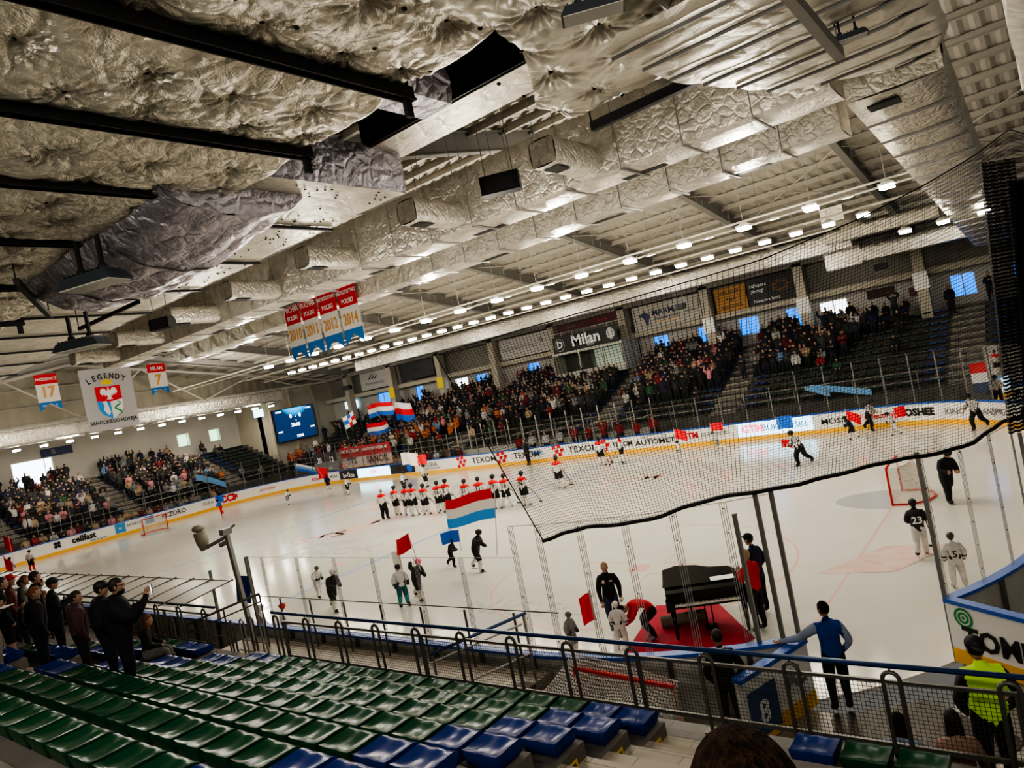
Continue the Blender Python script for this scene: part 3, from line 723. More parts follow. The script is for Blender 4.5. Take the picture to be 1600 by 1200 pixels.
for k, x in enumerate([-31.8+7.04*j for j in range(10)]):
    for side in (-1, 1):
        b = MB()
        for (w_, h_, off) in ((.03, .62, 0), (.30, .035, -.31), (.30, .035, .31)):
            b.obox((x, 15, tz(15)+.2), (x, 15+side*28, tz(15+side*28)+.2), w_, h_, 0, off=off)
        thing('roof_rafter', b, RAFT, 'sloping grey steel roof girder, %s from the left end wall, %s slope' % (nth(k), 'far' if side > 0 else 'near'), 'beam', 'roof girders', origin=(x, 15, tz(15)))
# thin braces between girders (crossed rods)
for k in range(7):
    x = -17.7+7.04*k; b = MB()
    b.tube([(x, 24, tz(24)+.1), (x+7, 31, tz(31)+.1)], .025, 5); b.tube([(x+7, 24, tz(24)+.1), (x, 31, tz(31)+.1)], .025, 5)
    thing('roof_brace', b, WSTEEL, 'crossed steel rods between the %s pair of far girders' % nth(k), 'brace', 'crossed roof rods')

# ------------------------------------------------------------------ ducts
def duct(name, lab, x0, x1, y0, y1, z0, z1, m=None, seam=1.5, along='x', grilles=(), hang=True, straps=True):
    r = root(name, lab, 'air duct', (x0, y0, z0))
    b = MB()
    nb = 3; n_ = max(1, int(abs((x1-x0) if along == 'x' else (y1-y0))/.75))
    rnd = random.Random(int(abs(x0*31+y0*17)))
    w_ = .03
    def pt(a, c):     # c runs round the section 0..4
        u = (x0+(x1-x0)*a) if along == 'x' else (y0+(y1-y0)*a)
        s = c*4; i = int(s) % 4; t = s-int(s)
        bul = math.sin(PI*t)*.035
        A0, A1 = (y0, y1) if along == 'x' else (x0, x1)
        P = [(A0+(A1-A0)*t, z0-bul), (A1+bul, z0+(z1-z0)*t), (A1-(A1-A0)*t, z1+bul), (A0-bul, z1-(z1-z0)*t)][i]
        return (u, P[0], P[1]) if along == 'x' else (P[0], u, P[1])
    b.grid(pt, n_, 16)
    b.add([pt(0, k/4) for k in range(4)], [(0, 1, 2, 3)]); b.add([pt(1, k/4) for k in range(4)], [(3, 2, 1, 0)])
    obj('duct_body', b, m or FOILD, r, True)
    if straps:
        L = (x1-x0) if along == 'x' else (y1-y0); k = seam*.5
        while k < L:
            b = MB()
            if along == 'x':
                u = x0+k; b.obox((u, y0-.05, z0-.06), (u, y1+.05, z0-.06), .05, .04)
                for yy in (y0-.05, y1+.05): b.tube([(u, yy, z0-.06), (u, yy, min(z1+1.6, zd(yy)))], .012, 4)
            else:
                u = y0+k; b.obox((x0-.05, u, z0-.06), (x1+.05, u, z0-.06), .05, .04)
                if hang:
                    for xx in (x0-.05, x1+.05): b.tube([(xx, u, z0-.06), (xx, u, min(z1+1.2, zd(u)))], .012, 4)
            k += seam; obj('hanger', b, STEEL2, r)
    if grilles:
        for g in grilles:
            b = MB()
            if along == 'x': b.box(g, g+1.1, y0+(y1-y0)*.62, y0+(y1-y0)*.82, z0-.055, z0-.045)
            else: b.box(x0+(x1-x0)*.2, x0+(x1-x0)*.8, g, g+.55, z0-.055, z0-.045)
            obj('grille', b, BLACK, r)
    return r
duct('air_duct', 'largest long foil wrapped square duct under the roof above the near half of the ice', -4, 28.2, 4.4, 5.72, 10.5, 12.0, grilles=[-1, 4, 9, 14, 18.5, 23.3])
duct('air_duct', 'second long foil duct, lower and narrower, parallel to the largest one', -4.5, 27.6, 8.05, 9.25, 10.5, 11.45, grilles=[2, 6.8, 11.4, 15.8, 20.3, 24.6])
for k, x in enumerate((22.9, 18.7, 14.3, 10.2, 6.2, 1.8, -2.4)):
    duct('air_duct', '%s short square duct branching from the largest duct toward the near stand' % nth(k), x-.28, x+.32, 2.55, 4.38, 10.62, 11.15, along='y', grilles=[2.75], straps=False)
duct('air_duct', 'long foil duct running below the roof edge above the far stand banners', -24, 22.0, 36.0, 37.0, 10.0, 11.1, seam=2.2)
duct('air_duct', 'lower square foil duct bend over the far stand at the right', 20.4, 22.4, 35.9, 36.9, 8.9, 10.0, straps=False)
duct('air_duct', 'foil duct over the far stand beyond the bend, right part', 22.4, 28.2, 35.9, 36.8, 9.0, 9.8, straps=False)
duct('air_duct', 'short foil cross duct hanging between the far lamps', 22.0, 27.2, 29.6, 30.4, 9.9, 10.5, straps=False)
duct('air_duct', 'vertical looking foil link duct beside the far right lamps', 22.9, 23.9, 25.6, 30.4, 10.5, 11.2, along='y', straps=False)
duct('air_duct', 'wide foil duct along the left end wall behind the hanging banners', -34.6, -33.4, -12, 33.5, 8.7, 9.9, along='y', hang=False)
# sloping wide duct at the right end
r = root('air_duct', 'wide sloping foil duct descending to the far right corner, black grille near its top', 'air duct', (28.7, 6, 10.5))
b = MB()
def dz_(y): return 10.6-.078*(y-7) if y < 36 else 8.35
def pt(a, c):
    y = 6.6+29.6*a; s = c*4; i = int(s) % 4; t = s-int(s); bul = math.sin(PI*t)*.05; z0 = dz_(y)
    xl = 28.05-.1*a; xr = 29.85-.3*a
    P = [(xl+(xr-xl)*t, z0-bul), (xr+bul, z0+1.1*t), (xr-(xr-xl)*t, z0+1.1), (xl-bul, z0+1.1*(1-t))][i]
    return (P[0], y, P[1])
b.grid(pt, 40, 16); b.add([pt(1, k/4) for k in range(4)], [(3, 2, 1, 0)]); b.add([pt(0, k/4) for k in range(4)], [(0, 1, 2, 3)])
obj('duct_body', b, FOILD, r, True)
for k in range(16):
    b = MB(); y = 8.5+1.7*k; b.obox((28.0, y, dz_(y)-.07), (29.8, y, dz_(y)-.07), .07, .05); obj('hanger', b, STEEL2, r)
b = MB(); b.box(28.35, 28.95, 7.0, 7.5, dz_(7.2)-.1, dz_(7.2)-.06); obj('grille', b, BLACK, r)
# ribbed foil box at the top right
r = root('ribbed_foil_panel', 'foil ceiling panel with long parallel ribs at the top right', 'ceiling panel', (27, -2, 10.1))
b = MB(); ribs = [(-3.2+.62*k) for k in range(8)]
def xl_(y): return 27.5 + (.15*(y+3.6)/1.8 if y < -1.8 else .15+(y+1.8)*.335)
def xr_(y): return 30.35 if y < .2 else 30.35-.15*((y-.2)/1.2)**2*2.6
def rf(a, c):
    y = -3.6+5.1*c; xl = xl_(y)+max(0, y-.19)*1.0; x = xl+(max(xl+.05, xr_(y))-xl)*a
    z = 9.5-.03*math.sin(PI*((y+3.2)/.62 % 1)); return (x, y, z + .02*noise.noise((x*2.3, y*5, 3)) + .5*max(0, a-.93)*14*max(0, a-.93))
b.grid(rf, 40, 90); obj('panel_skin', b, FOILC, r, True)
for y in ribs:
    b = MB(); x0 = xl_(y)+max(0, y-.19)*1.0+.04; b.tube([(x0, y, 9.455), (29.8, y, 9.455), (min(30.25, xr_(y)), y+.02, 9.52)], .022, 5); obj('rib', b, RAFT, r)
b = MB(); b.box(28.4, 30.3, -3.6, .6, 9.7, 10.5); obj('duct_body', b, FOILD, r)

# ---- quilted foil ceilings over the near stand
def quilt(name, lab, x0, x1, y0, y1, z, pins_dx, pins_dy, bulge, m, beams=(), seed=1, edge=.35, nx=160, ny=140, roundl=0.0, depth=.9):
    rnd = random.Random(seed); pins = []
    xx = x0+pins_dx*.5; row = 0
    while xx < x1:
        yy = y0+pins_dy*(.3 if row % 2 else .8)
        while yy < y1-.1: pins.append((xx+rnd.uniform(-.12, .12), yy+rnd.uniform(-.15, .15), rnd.random()*6)); yy += pins_dy
        xx += pins_dx; row += 1
    cell = {}
    for p in pins: cell.setdefault((int(p[0]), int(p[1]//1)), []).append(p)
    def h(x, y):
        d1 = 9; q = None
        for ax in (-1, 0, 1):
            for ay in (-1, 0, 1):
                for p in cell.get((int(x)+ax, int(y//1)+ay), ()):
                    d = math.hypot(x-p[0], y-p[1])
                    if d < d1: d1 = d; q = p
        z_ = 0
        if q:
            z_ += .07*math.exp(-(d1/.13)**2) + .035*math.exp(-(d1/.38)**2)
            an = math.atan2(y-q[1], x-q[0])
            z_ += .017*math.sin(an*13+q[2]+1.5*noise.noise((x*3, y*3, 2)))*math.exp(-((d1-.15)/.26)**2)
        z_ += .022*(1-abs(noise.noise((x*1.7+5+.6*noise.noise((x, y, 9)), y*2.6, seed)))*2.2) + .010*noise.noise((x*5, y*12, seed+2)) + .006*noise.noise((x*11, y*17, seed+5))
        if beams:
            bb = min(abs(x-q_) for q_ in beams); z_ -= bulge*min(1, bb/.55)**.5
        return z_
    def fn(a, c):
        x = x0+(x1-x0)*a; y = y0+(y1-y0)*c
        if roundl:
            tt = max(0, min(1, (-1.1-y)/3.2)); x = x0+(x1-x0)*a + (1.35*tt*tt*(3-2*tt) + .35*max(0, (y+1.6)/.75)**2)*(1-a)
        e = min((y1-y)/edge, 1); up = (1-math.sqrt(max(0, 1-(1-max(0, e))**2)))*depth
        e2 = min((x-x0)/edge, (x1-x)/edge, 1) if roundl or True else 1
        up2 = (1-math.sqrt(max(0, 1-(1-max(0, e2))**2)))*depth*(1 if roundl else .0)
        return (x, y, z+h(x, y)+max(up, up2))
    r = root(name, lab, 'ceiling panel', ((x0+x1)/2, (y0+y1)/2, z))
    b = MB(); b.grid(fn, nx, ny); obj('foil_skin', b, m, r, True)
    b = MB()
    for p in pins: b.ball((p[0], p[1], z+h(p[0], p[1])-.005), .03, .03, .02, 6, 4)
    obj('fixing_pin', b, BLACK, r, True)
    return r
BX = [25.25, 23.25, 21.25, 18.7, 15.6, 12.0, 8.2]
for k in range(4):
    xa, xb = [(25.25, 26.9), (23.25, 25.25), (21.25, 23.25), (18.7, 21.25)][k]
    quilt('foil_ceiling_panel', '%s crumpled foil insulation panel over the near stand, counted from the top centre' % nth(k), xa, xb, -13, -4.0, 9.98-.02*k, .8, 1.0, .16, FOILA, (xa, xb), 3+k, edge=.1, nx=90, ny=240, depth=.25)
quilt('foil_ceiling_panel', 'crumpled foil insulation panel at the left edge above the flood lamps', 6, 18.7, -13, -4.05, 9.95, .9, 1.1, .14, FOILA, (18.7, 15.6, 12.0, 8.2), 9, edge=.1, nx=230, ny=160, depth=.25)
quilt('foil_ceiling_panel', 'bulging cream foil insulation panel with a rounded left end at the top centre', 25.55, 29.6, -9.0, -.95, 9.78, .75, .85, .05, FOILC, (25.55, 29.6), 21, edge=.5, nx=150, ny=220, roundl=.55, depth=.8)
for k, x in enumerate(BX):
    b = MB(); b.box(x-.05, x+.05, -13, -3.85, 9.8, 9.97); b.box(x-.075, x+.075, -13, -3.85, 9.8, 9.825); b.box(x-.03, x+.03, -4.0, -3.9, 9.6, 10.4)
    thing('ceiling_rail', b, BLACK, '%s black rail carrying the foil ceiling, counted from the top centre' % nth(k), 'ceiling rail', 'black rails under the foil ceiling', origin=(x, -8, 9.9))
# long lower plenum with cream underside
r = root('foil_plenum', 'long flat insulated box duct with a cream underside beyond the crumpled foil ceiling', 'air duct', (0, -2.5, 10))
b = MB()
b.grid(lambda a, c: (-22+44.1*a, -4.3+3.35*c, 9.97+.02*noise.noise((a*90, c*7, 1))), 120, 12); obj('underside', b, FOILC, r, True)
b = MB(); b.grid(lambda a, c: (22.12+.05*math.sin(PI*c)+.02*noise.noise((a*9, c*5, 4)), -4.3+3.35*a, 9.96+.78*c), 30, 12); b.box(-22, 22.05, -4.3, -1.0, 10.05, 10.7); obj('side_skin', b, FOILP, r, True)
for k in range(16):
    b = MB(); x = 19.9-2.6*k; b.box(x-.035, x+.035, -4.0, -.9, 9.9, 9.95); obj('rail', b, BLACK, r)
b = MB(); rr = random.Random(5)
for k in range(150): b.ball((rr.uniform(14, 22), rr.uniform(-4, -1.05), 9.955), .022, .022, .012, 6, 4)
obj('fixing_pin', b, BLACK, r)
r = root('foil_plenum', 'narrow dark sided duct continuing right above the crumpled foil ceiling', 'air duct', (24, -2, 10.7))
b = MB(); b.box(22.0, 26.3, -1.6, -.72, 10.68, 11.5); obj('duct_body', b, FOILC, r)
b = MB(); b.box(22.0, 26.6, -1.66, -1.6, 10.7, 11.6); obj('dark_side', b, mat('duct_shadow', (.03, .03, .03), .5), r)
b = MB(); b.grid(lambda a, c: (24.45+.55*c, -4.1+1.3*a, 10.08), 6, 4); b.grid(lambda a, c: (25.0+.05*math.sin(PI*c), -4.1+1.3*a, 10.08+.5*c), 8, 6); b.grid(lambda a, c: (24.45+.55*a, -2.8, 10.08+.5*c), 2, 2); obj('branch', b, FOILP, r, True)
# the big purple-grey elbow hanging below the foil edge
r = root('foil_elbow_duct', 'bulging purple grey foil wrapped duct elbow hanging under the ceiling above the flood lamps', 'air duct', (17.5, -3.6, 9.3))
b = MB()
def el(a, c):
    x = 20.6-5.6*a; t = c*PI; sag = .95+.35*math.sin(PI*min(1, a*1.1)); wv = .05*noise.noise((a*14, c*9, 2))+.02*math.sin(c*40+a*9)*math.sin(PI*c)
    return (x+.9, -3.95-1.25*math.cos(t)*(1-.12*a), 10.2-sag*.95*math.sin(t)**.7*(.72+.3*a) + wv)
b.grid(el, 60, 36); b.add([el(0, k/12) for k in range(13)], [tuple(range(13))]); b.add([el(1, k/12) for k in range(13)], [tuple(range(12, -1, -1))]); obj('duct_skin', b, FOILP, r, True)
b = MB()
for a in (.35, .75):
    b = MB(); b.tube([tuple(Vector(el(a, c/16))+Vector((0, 0, -.01))) for c in range(17)], .014, 5); obj('strap', b, STEEL, r)
# hanging rails of the ceiling structure
for k, (p, q, lab, w_) in enumerate((((26.1, -1.12, 9.62), (29.1, -1.25, 9.62), 'long black steel rail under the far edge of the cream bulging panel', .1), ((20.2, -2.9, 9.75), (17.2, -2.95, 9.75), 'black rail hanging beneath the purple grey elbow', .08),
    ((15.9, -3.0, 9.45), (13.0, -3.1, 9.45), 'thin black rail under the cream plenum beside the elbow', .06), ((29.38, -3.6, 9.3), (29.4, -1.35, 9.15), 'grey steel bracket arm hanging at the top right', .1), ((17.2, -5.6, 9.6), (14.5, -4.2, 9.5), 'black perforated rail holding the flood lamps', .09))):
    b = MB(); b.obox(p, q, w_, w_*1.3)
    for e in (p, q): b.tube([e, (e[0], e[1], e[2]+.7)], .012, 5)
    thing('hanging_rail', b, BLACK if k != 3 else STEEL2, lab, 'ceiling rail', origin=p)
# hvac pipe bits deep in roof, near side
for k, (y, zz) in enumerate(((1.0, 12.2), (2.2, 12.3), (-2.0, 11.6))):
    b = MB(); b.tube([(-20, y, zz), (28, y, zz)], .05, 6); thing('roof_pipe', b, STEEL2, '%s thin pipe running under the near roof slope' % nth(k), 'pipe', 'roof pipes')

# ------------------------------------------------------------------ lamps
HOUS = mat('lamp_housing', (.55, .53, .48), .4, .2)
b = MB(); b.tube([(0, 0, .14), (0, 0, .06)], [.09, .19], 12, 0); b.box(-.2, .2, -.18, .18, 0, .06, 0); lampH = b.mesh('housing', [HOUS])
b = MB(); b.box(-.17, .17, -.15, .15, -.09, .0); lampG = b.mesh('lens', [LAMP])
b = MB(); b.tube([(0, 0, .14), (0, 0, 1.4)], .01, 4); lampW = b.mesh('suspension', [STEEL2])
b = MB(); b.box(-.22, .22, -.05, .05, -.012, .0); lampD = b.mesh('lens', [LAMPD])
LW = {}
def wire(L):
    L = round(L, 1)
    if L not in LW:
        b = MB(); b.tube([(0, 0, .14), (0, 0, L)], .008, 4); LW[L] = b.mesh('suspension', [STEEL2])
    return LW[L]
def lamp(x, y, z, lab, grp, en=0, dim=False, scale=1.2, hang=True, spot=None):
    r = root('arena_lamp', lab, 'lamp', (x, y, z), 0, grp)
    link('housing', lampH, r); link('lens', lampD if dim else lampG, r)
    if hang: link('suspension', wire((zd(y)-z-.1)/scale), r)
    r.scale = (scale,)*3
    if en:
        L = bpy.data.lights.new('arena_light', 'SPOT'); L.energy = en*.8; L.spot_size = math.radians(150); L.spot_blend = .8; L.color = (1, .93, .80); L.shadow_soft_size = .18
        link('arena_light', L, None, (x, y, z-.06))
for k in range(16): lamp(27.25-2.33*k, 15.5, 10.0, '%s bright arena lamp of the first row over the ice, counted from the right' % nth(k), 'bright lamps, first row', 1150)
for k in range(31): lamp(25.4-1.33*k, 21.5+.012*k, 10.0, '%s bright arena lamp of the dense second row, counted from the right' % nth(k), 'bright lamps, second row', 750 if k % 2 == 0 else 0)
for k in range(13): lamp(25.5-2.7*k, 18.6, 10.4, '%s small dim lamp between the two bright rows, counted from the right' % nth(k), 'dim lamps', 0, True, .8)
for k, (x, z_) in enumerate(((29.1, 9.85), (29.2, 9.15), (27.8, 9.15), (26.4, 9.15))): lamp(x, 24, z_, ('upper bright lamp beside the black net strip', 'lower bright lamp beside the black net strip', 'bright lamp left of the sloping duct', 'bright lamp beyond the foil link duct')[k], None, 700)
for k in range(13): lamp(-35.2, 9.8+1.95*k, 8.45, '%s lamp below the end wall duct, counted from the left' % nth(k), 'end stand lamps', 60, scale=1.3, hang=False)
# lamp tray rails
for k, (y, zz) in enumerate(((15.5, 10.2), (16.6, 10.15), (21.5, 10.25), (20.4, 10.15), (23.0, 9.9))):
    b = MB(); b.tube([(-20, y, zz), (28 if k != 4 else 24, y, zz)], .035, 5); thing('lamp_rail', b, WSTEEL, '%s thin steel rail carrying the arena lamps' % nth(k), 'rail', 'lamp rails')
# flood heaters by the foil ceiling
def flood(x, y, z, rz, lab, sc=1.0):
    r = root('flood_lamp', lab, 'lamp', (x, y, z), rz); r.scale = (sc,)*3
    b = MB(); b.add([(-.65, -.3, .1), (.65, -.3, .1), (.65, .3, .1), (-.65, .3, .1), (-.8, -.34, -.14), (.8, -.34, -.14), (.8, .34, -.14), (-.8, .34, -.14)], [(0, 3, 2, 1), (4, 5, 6, 7), (0, 1, 5, 4), (1, 2, 6, 5), (2, 3, 7, 6), (3, 0, 4, 7)])
    for k in range(9): b.box(-.6+k*.14, -.57+k*.14, -.28, .28, .1, .16)
    obj('housing', b, mat('flood_housing', (.045, .055, .065), .45), r, False, True)
    b = MB(); b.box(-.74, .74, -.3, .3, -.165, -.142); obj('diffuser', b, mat('flood_lens', (.55, .55, .50), .3), r, False, True)
    for s in (-.32, .32):
        b = MB(); b.box(s-.05, s+.05, -.03, .03, .1, .95); b.tube([(s, -.05, .22), (s, .05, .22)], .1, 10); obj('bracket', b, BLACK, r, False, True)
flood(19.3, -5.26, 9.12, .35, 'large dark flood lamp fixture hanging under the foil ceiling, upper of the two at left', .68)
flood(16.85, -4.64, 8.5, .5, 'large dark flood lamp fixture hanging lower, beside the small speaker', .6)
flood(28.04, -4.4, 9.43, .5, 'dark flood lamp fixture cut by the top edge above the bulging foil panel', .36)
flood(29.52, -1.35, 9.3, .2, 'pale flood lamp fixture at the top right against the ribbed foil panel', .25)
def spk(x, y, z, rz, lab, wire=3.0, s=1.0):
    r = root('loudspeaker', lab, 'loudspeaker', (x, y, z), rz)
    b = MB(); N__ = 12
    prof = [(-.2, .2), (-.22, -.2)] + [(.0+.2*math.cos(PI*k/N__-PI/2), .0+.22*math.sin(PI*k/N__-PI/2)) for k in range(N__+1)]
    for xx in (-.42*s, .42*s):
        for (yy, zz) in prof: b.v.append((xx, yy*s, zz*s))
    k_ = len(prof)
    for j in range(k_): b.f.append((j, (j+1) % k_, k_+(j+1) % k_, k_+j)); b.m.append(0)
    b.f += [tuple(range(k_-1, -1, -1)), tuple(range(k_, 2*k_))]; b.m += [0, 0]
    obj('cabinet', b, BLACK, r, False, True)
    b = MB(); b.box(-.3*s, .3*s, -.225*s, -.205*s, -.16*s, .16*s); obj('speaker_grille', b, mat('grille_grey', (.03, .03, .032), .7), r, False, True)
    b = MB()
    for s_ in (-.3, .3): b.tube([(s_*s, 0, .2*s), (s_*s, 0, wire)], .01, 4)
    obj('suspension', b, STEEL2, r, False, True)
spk(22.1, 2.0, 10.4, .5, 'black loudspeaker hanging on wires in front of the largest duct', 2.5)
spk(26.7, 1.2, 10.9, .3, 'black loudspeaker hanging beside the left end of the bulging foil panel', 1.5, .9)
spk(15.9, -2.6, 8.95, .4, 'small black loudspeaker next to the lower flood lamp', 1.0, .6)
spk(23.8, 33, 8.3, .2, 'small black speaker on two rods below the far right ducts', 2.4, .8)
spk(11.6, 34, 8.75, .2, 'small black speaker on two rods above the far stand centre', 2.4, .8)
spk(-18.5, 30, 8.3, .3, 'small black speaker on long rods above the left far stand', 3.2, .9)

# added fill lights, no fixtures: behind the viewer, over far and end seats
def area(x, y, z, e, tgt, sx=1.6, sy=.5):
    L = bpy.data.lights.new('fill_light', 'AREA'); L.shape = 'RECTANGLE'; L.size = sx; L.size_y = sy; L.energy = e; L.color = (1, .94, .84)
    o = link('fill_light', L, None, (x, y, z)); o.rotation_euler = (Vector(tgt)-Vector((x, y, z))).to_track_quat('-Z', 'Y').to_euler()
for k, x in enumerate((23, 30, 37)): area(x, -12.2, 9.0, 150, (x-6, 8, 6.0))
for k, x in enumerate((-26, -17, -8, 1, 10, 19, 28)): area(x, 33.0, 9.6, 100, (x, 39, 3))
for k, y in enumerate((4, 13, 22, 30)): area(-33.2, y, 8.6, 50, (-39, y, 3))

for k in range(7):  # unseen fill points added to brighten the roof, no lamps hang here
    L = bpy.data.lights.new('fill_uplight', 'POINT'); L.energy = 420; L.shadow_soft_size = .3; L.color = (1, .93, .82)
    link('fill_uplight', L, None, (24.1-7.04*k, 12.2, 10.3))
for yy in (6, 24):  # more added fill, brightening the left gable
    L = bpy.data.lights.new('fill_uplight', 'POINT'); L.energy = 700; L.shadow_soft_size = .3; L.color = (1, .93, .82); link('fill_uplight', L, None, (-29, yy, 10.2))
for k in range(4):  # added fill below the near ducts
    L = bpy.data.lights.new('fill_uplight', 'POINT'); L.energy = 160; L.shadow_soft_size = .3; L.color = (1, .93, .82)
    link('fill_uplight', L, None, (27-6*k, 2.6, 8.6))

r = root('air_duct', 'foil duct crossing the extreme top right corner beside the dark roof strip', 'air duct', (31.3, 2, 9.8))
b = MB(); b.grid(lambda a, c: (30.95+.04*math.sin(9*a)+.9*c, -2+9*a, 9.8-.12*math.sin(PI*c)), 20, 8); b.grid(lambda a, c: (30.95+.04*math.sin(9*a), -2+9*a, 9.8+.9*c), 20, 4); obj('duct_body', b, FOILC, r, True)
area(26.5, -2.6, 7.5, 12, (26.5, .5, 0), .8, .4)  # added fill for the floor by the gate, no lamp there
# ------------------------------------------------------------------ near seats
def seat_mesh(m):
    b = MB(); W, D, H = .43, .41, .16
    def top(a, c):   # shallow waterfall pan: a across, c from back (0) to front (1)
        x = (a-.5)*W; y = c*D
        z = H - .028*math.sin(PI*a)**.7*math.sin(PI*min(1, c*1.05)) - (.03*((c-.82)/.18)**2 if c > .82 else 0) + (.012*(1-c/.12) if c < .12 else 0)
        z += .004*math.cos(4*PI*a)
        return (x, y, z)
    b.grid(top, 12, 12)
    n_ = 12
    edge = [(k/n_, 0) for k in range(n_)] + [(1, k/n_) for k in range(n_)] + [(1-k/n_, 1) for k in range(n_)] + [(0, 1-k/n_) for k in range(n_)]
    o = len(b.v); L = len(edge)
    for a, c in edge:
        p = top(a, c); b.v.append(p)
    for a, c in edge:
        p = top(a, c); b.v.append((p[0]*1.015, (p[1]-D/2)*1.02+D/2, p[2]-.03))
    for a, c in edge:
        p = top(a, c); b.v.append((p[0]*.9, (p[1]-D/2)*.86+D/2, .015))
    for q in range(2):
        for k in range(L): b.f.append((o+q*L+k, o+q*L+(k+1) % L, o+(q+1)*L+(k+1) % L, o+(q+1)*L+k)[::-1]); b.m.append(0)
    return b.mesh('seat_shell', m, True)
SG, SB = seat_mesh(SEATG), seat_mesh(SEATB)
b = MB(); b.box(-.12, .12, .1, .3, 0, .06); SBASE = b.mesh('seat_base', STEEL)
def seat(x, i, blue, label, group):
    r = root('stadium_seat', label, 'seat', (x, ROWY(i), ROWZ(i)-.14), 0, group)
    link('seat_shell', SB if blue else SG, r); link('seat_base', SBASE, r)
rowsN = 7
for i in range(rowsN):
    n_ = 18
    for k in range(n_):
        x = 26.05 - .5*k
        blue = k < 2 or k >= n_-2
        seat(x, i, blue, '%s plastic seat in the %s row of the green block, %s from the right aisle' % ('blue' if blue else 'green', nth(i), nth(k)), 'seats of the central near block')
for i in range(6):
    for k in range(4):
        seat(15.3-.5*k, i, k < 2, '%s plastic seat across the left aisle, %s row, %s from the aisle' % ('blue' if k < 2 else 'green', nth(i), nth(k)), 'seats of the left near block')
for k in range(3): seat(28.2+.5*k, 0, k == 0, '%s plastic seat beyond the right aisle, %s from the aisle' % ('blue' if k == 0 else 'green', nth(k)), 'seats right of the aisle')
PLY = mat('plate_yellow', (.80, .58, .03), .5)
def plate(x, i, sgn, lab, nums):
    r = root('row_plate', lab, 'sign', (x, ROWY(i)+.2, ROWZ(i)-.28), 0, 'yellow row number plates')
    b = MB(); b.box(x, x+.008, ROWY(i)+.0, ROWY(i)+.24, ROWZ(i)-.34, ROWZ(i)-.23); obj('plate', b, PLY, r)
    b = MB(); b.box(x, x+.009, ROWY(i)-.14, ROWY(i)-.005, ROWZ(i)-.34, ROWZ(i)-.23); obj('sector_mark', b, BLACK, r)
    text(nums, .075, (x+.012, ROWY(i)+.12, ROWZ(i)-.285), FACE_E, INK, r, .01); text('C', .085, (x+.012, ROWY(i)-.07, ROWZ(i)-.285), FACE_E, INKW, r, .02)
for i in range(5): plate(26.325, i, 1, 'yellow row number plate on the step at the right end of the %s row' % nth(i), '%d-%d' % (19+18*i, 36+18*i))
for i in range(4): plate(15.605, i, 1, 'yellow row number plate at the left aisle, %s row' % nth(i), '%d-%d' % (1+18*i, 18+18*i))

# ------------------------------------------------------------------ near railing
def loop_post(x, y, z0, z1, lab, grp):
    b = MB(); w_ = .085
    pts = [(x-w_, y, z0)] + [(x-w_*math.cos(PI*k/8), y, z1-w_+w_*math.sin(PI*k/8)) for k in range(9)] + [(x+w_, y-.0, z0)]
    b.tube(pts, .024, 8, 0); b.box(x-.17, x+.17, y-.06, y+.06, z0, z0+.012, 0)
    b.tube([(x, y, z1), (x, y, z1+.06)], .01, 6)
    return thing('railing_post', b, STEEL, lab, 'railing post', grp, origin=(x, y, z0))
RY, RZ0, RZ1 = -2.24, 1.445, 2.45
for k in range(13): loop_post(17.3+1.053*k, RY, RZ0, RZ1, '%s hoop shaped steel post of the long near railing, counted from the left' % nth(k), 'hoop posts of the long near railing')
r = root('mesh_railing', 'long near railing with wire mesh infill between dark steel bars', 'railing', (17.3, RY, RZ0))
def panel(par, x0, x1, y, z0, z1):
    b = MB()
    b.obox((x0, y+.03, z1), (x1, y+.03, z1), .035, .035); b.obox((x0, y+.03, z0), (x1, y+.03, z0), .035, .05)
    obj('rail_bar', b, STEEL, par)
    b = MB(); b.add([(x0, y+.03, z0), (x1, y+.03, z0), (x1, y+.03, z1), (x0, y+.03, z1)], [(0, 1, 2, 3)], 0, [[(0, 0), (x1-x0, 0), (x1-x0, z1-z0), (0, z1-z0)]]); obj('wire_mesh', b, MESHW, par)
    b = MB(); b.obox((x0, y+.03, z0-.14), (x0, y+.03, z1), .06, .035); obj('upright', b, STEEL, par)
for a, c in ((17.52, 21.6), (21.6, 25.78), (25.78, 29.98), (29.98, 34)): panel(r, a, c, RY, 1.62, 2.33)
b = MB(); b.tube([(17.2, RY, RZ1+.07), (34, RY, RZ1+.07)], .03, 10); thing('handrail', b, RAILBLUE, 'long dark blue handrail along the top of the near railing', 'handrail', origin=(17.2, RY, RZ1))
# left railing run
for k in range(13): loop_post(14.35-1.2*k, RY, RZ0, RZ1, '%s hoop shaped steel post of the left railing by the bench shelter' % nth(k), 'hoop posts of the left railing')
r = root('mesh_railing', 'left railing with wire mesh infill behind the standing spectators', 'railing', (14.5, RY, RZ0))
for a, c in ((14.6, 12.3), (12.3, 6.3), (6.3, .3)): panel(r, c, a, RY, 1.62, 2.33)
for a, c, lab in ((14.9, 12.6, 'short dark blue handrail at the right end of the left railing'), (12.4, -1, 'dark blue handrail above the left railing, behind the people')):
    b = MB(); b.tube([(a, RY, RZ1+.07), (c, RY, RZ1+.07)], .03, 8); thing('handrail', b, RAILBLUE, lab, 'handrail', origin=(a, RY, RZ1))
b = MB(); b.tube([(13.2, -.38, 2.05), (23.2, -.38, 2.08)], .012, 6)
for k, x in enumerate((14.55, 15.8, 17.1, 18.38, 19.65, 20.9, 22.15)): b.tube([(x, -.38, .87), (x, -.38, 2.03)], .024, 6)
thing('walkway_railing', b, STEEL, 'thin dark posts with a single wire rail standing behind the near boards', 'railing', origin=(13.2, -.38, .87))
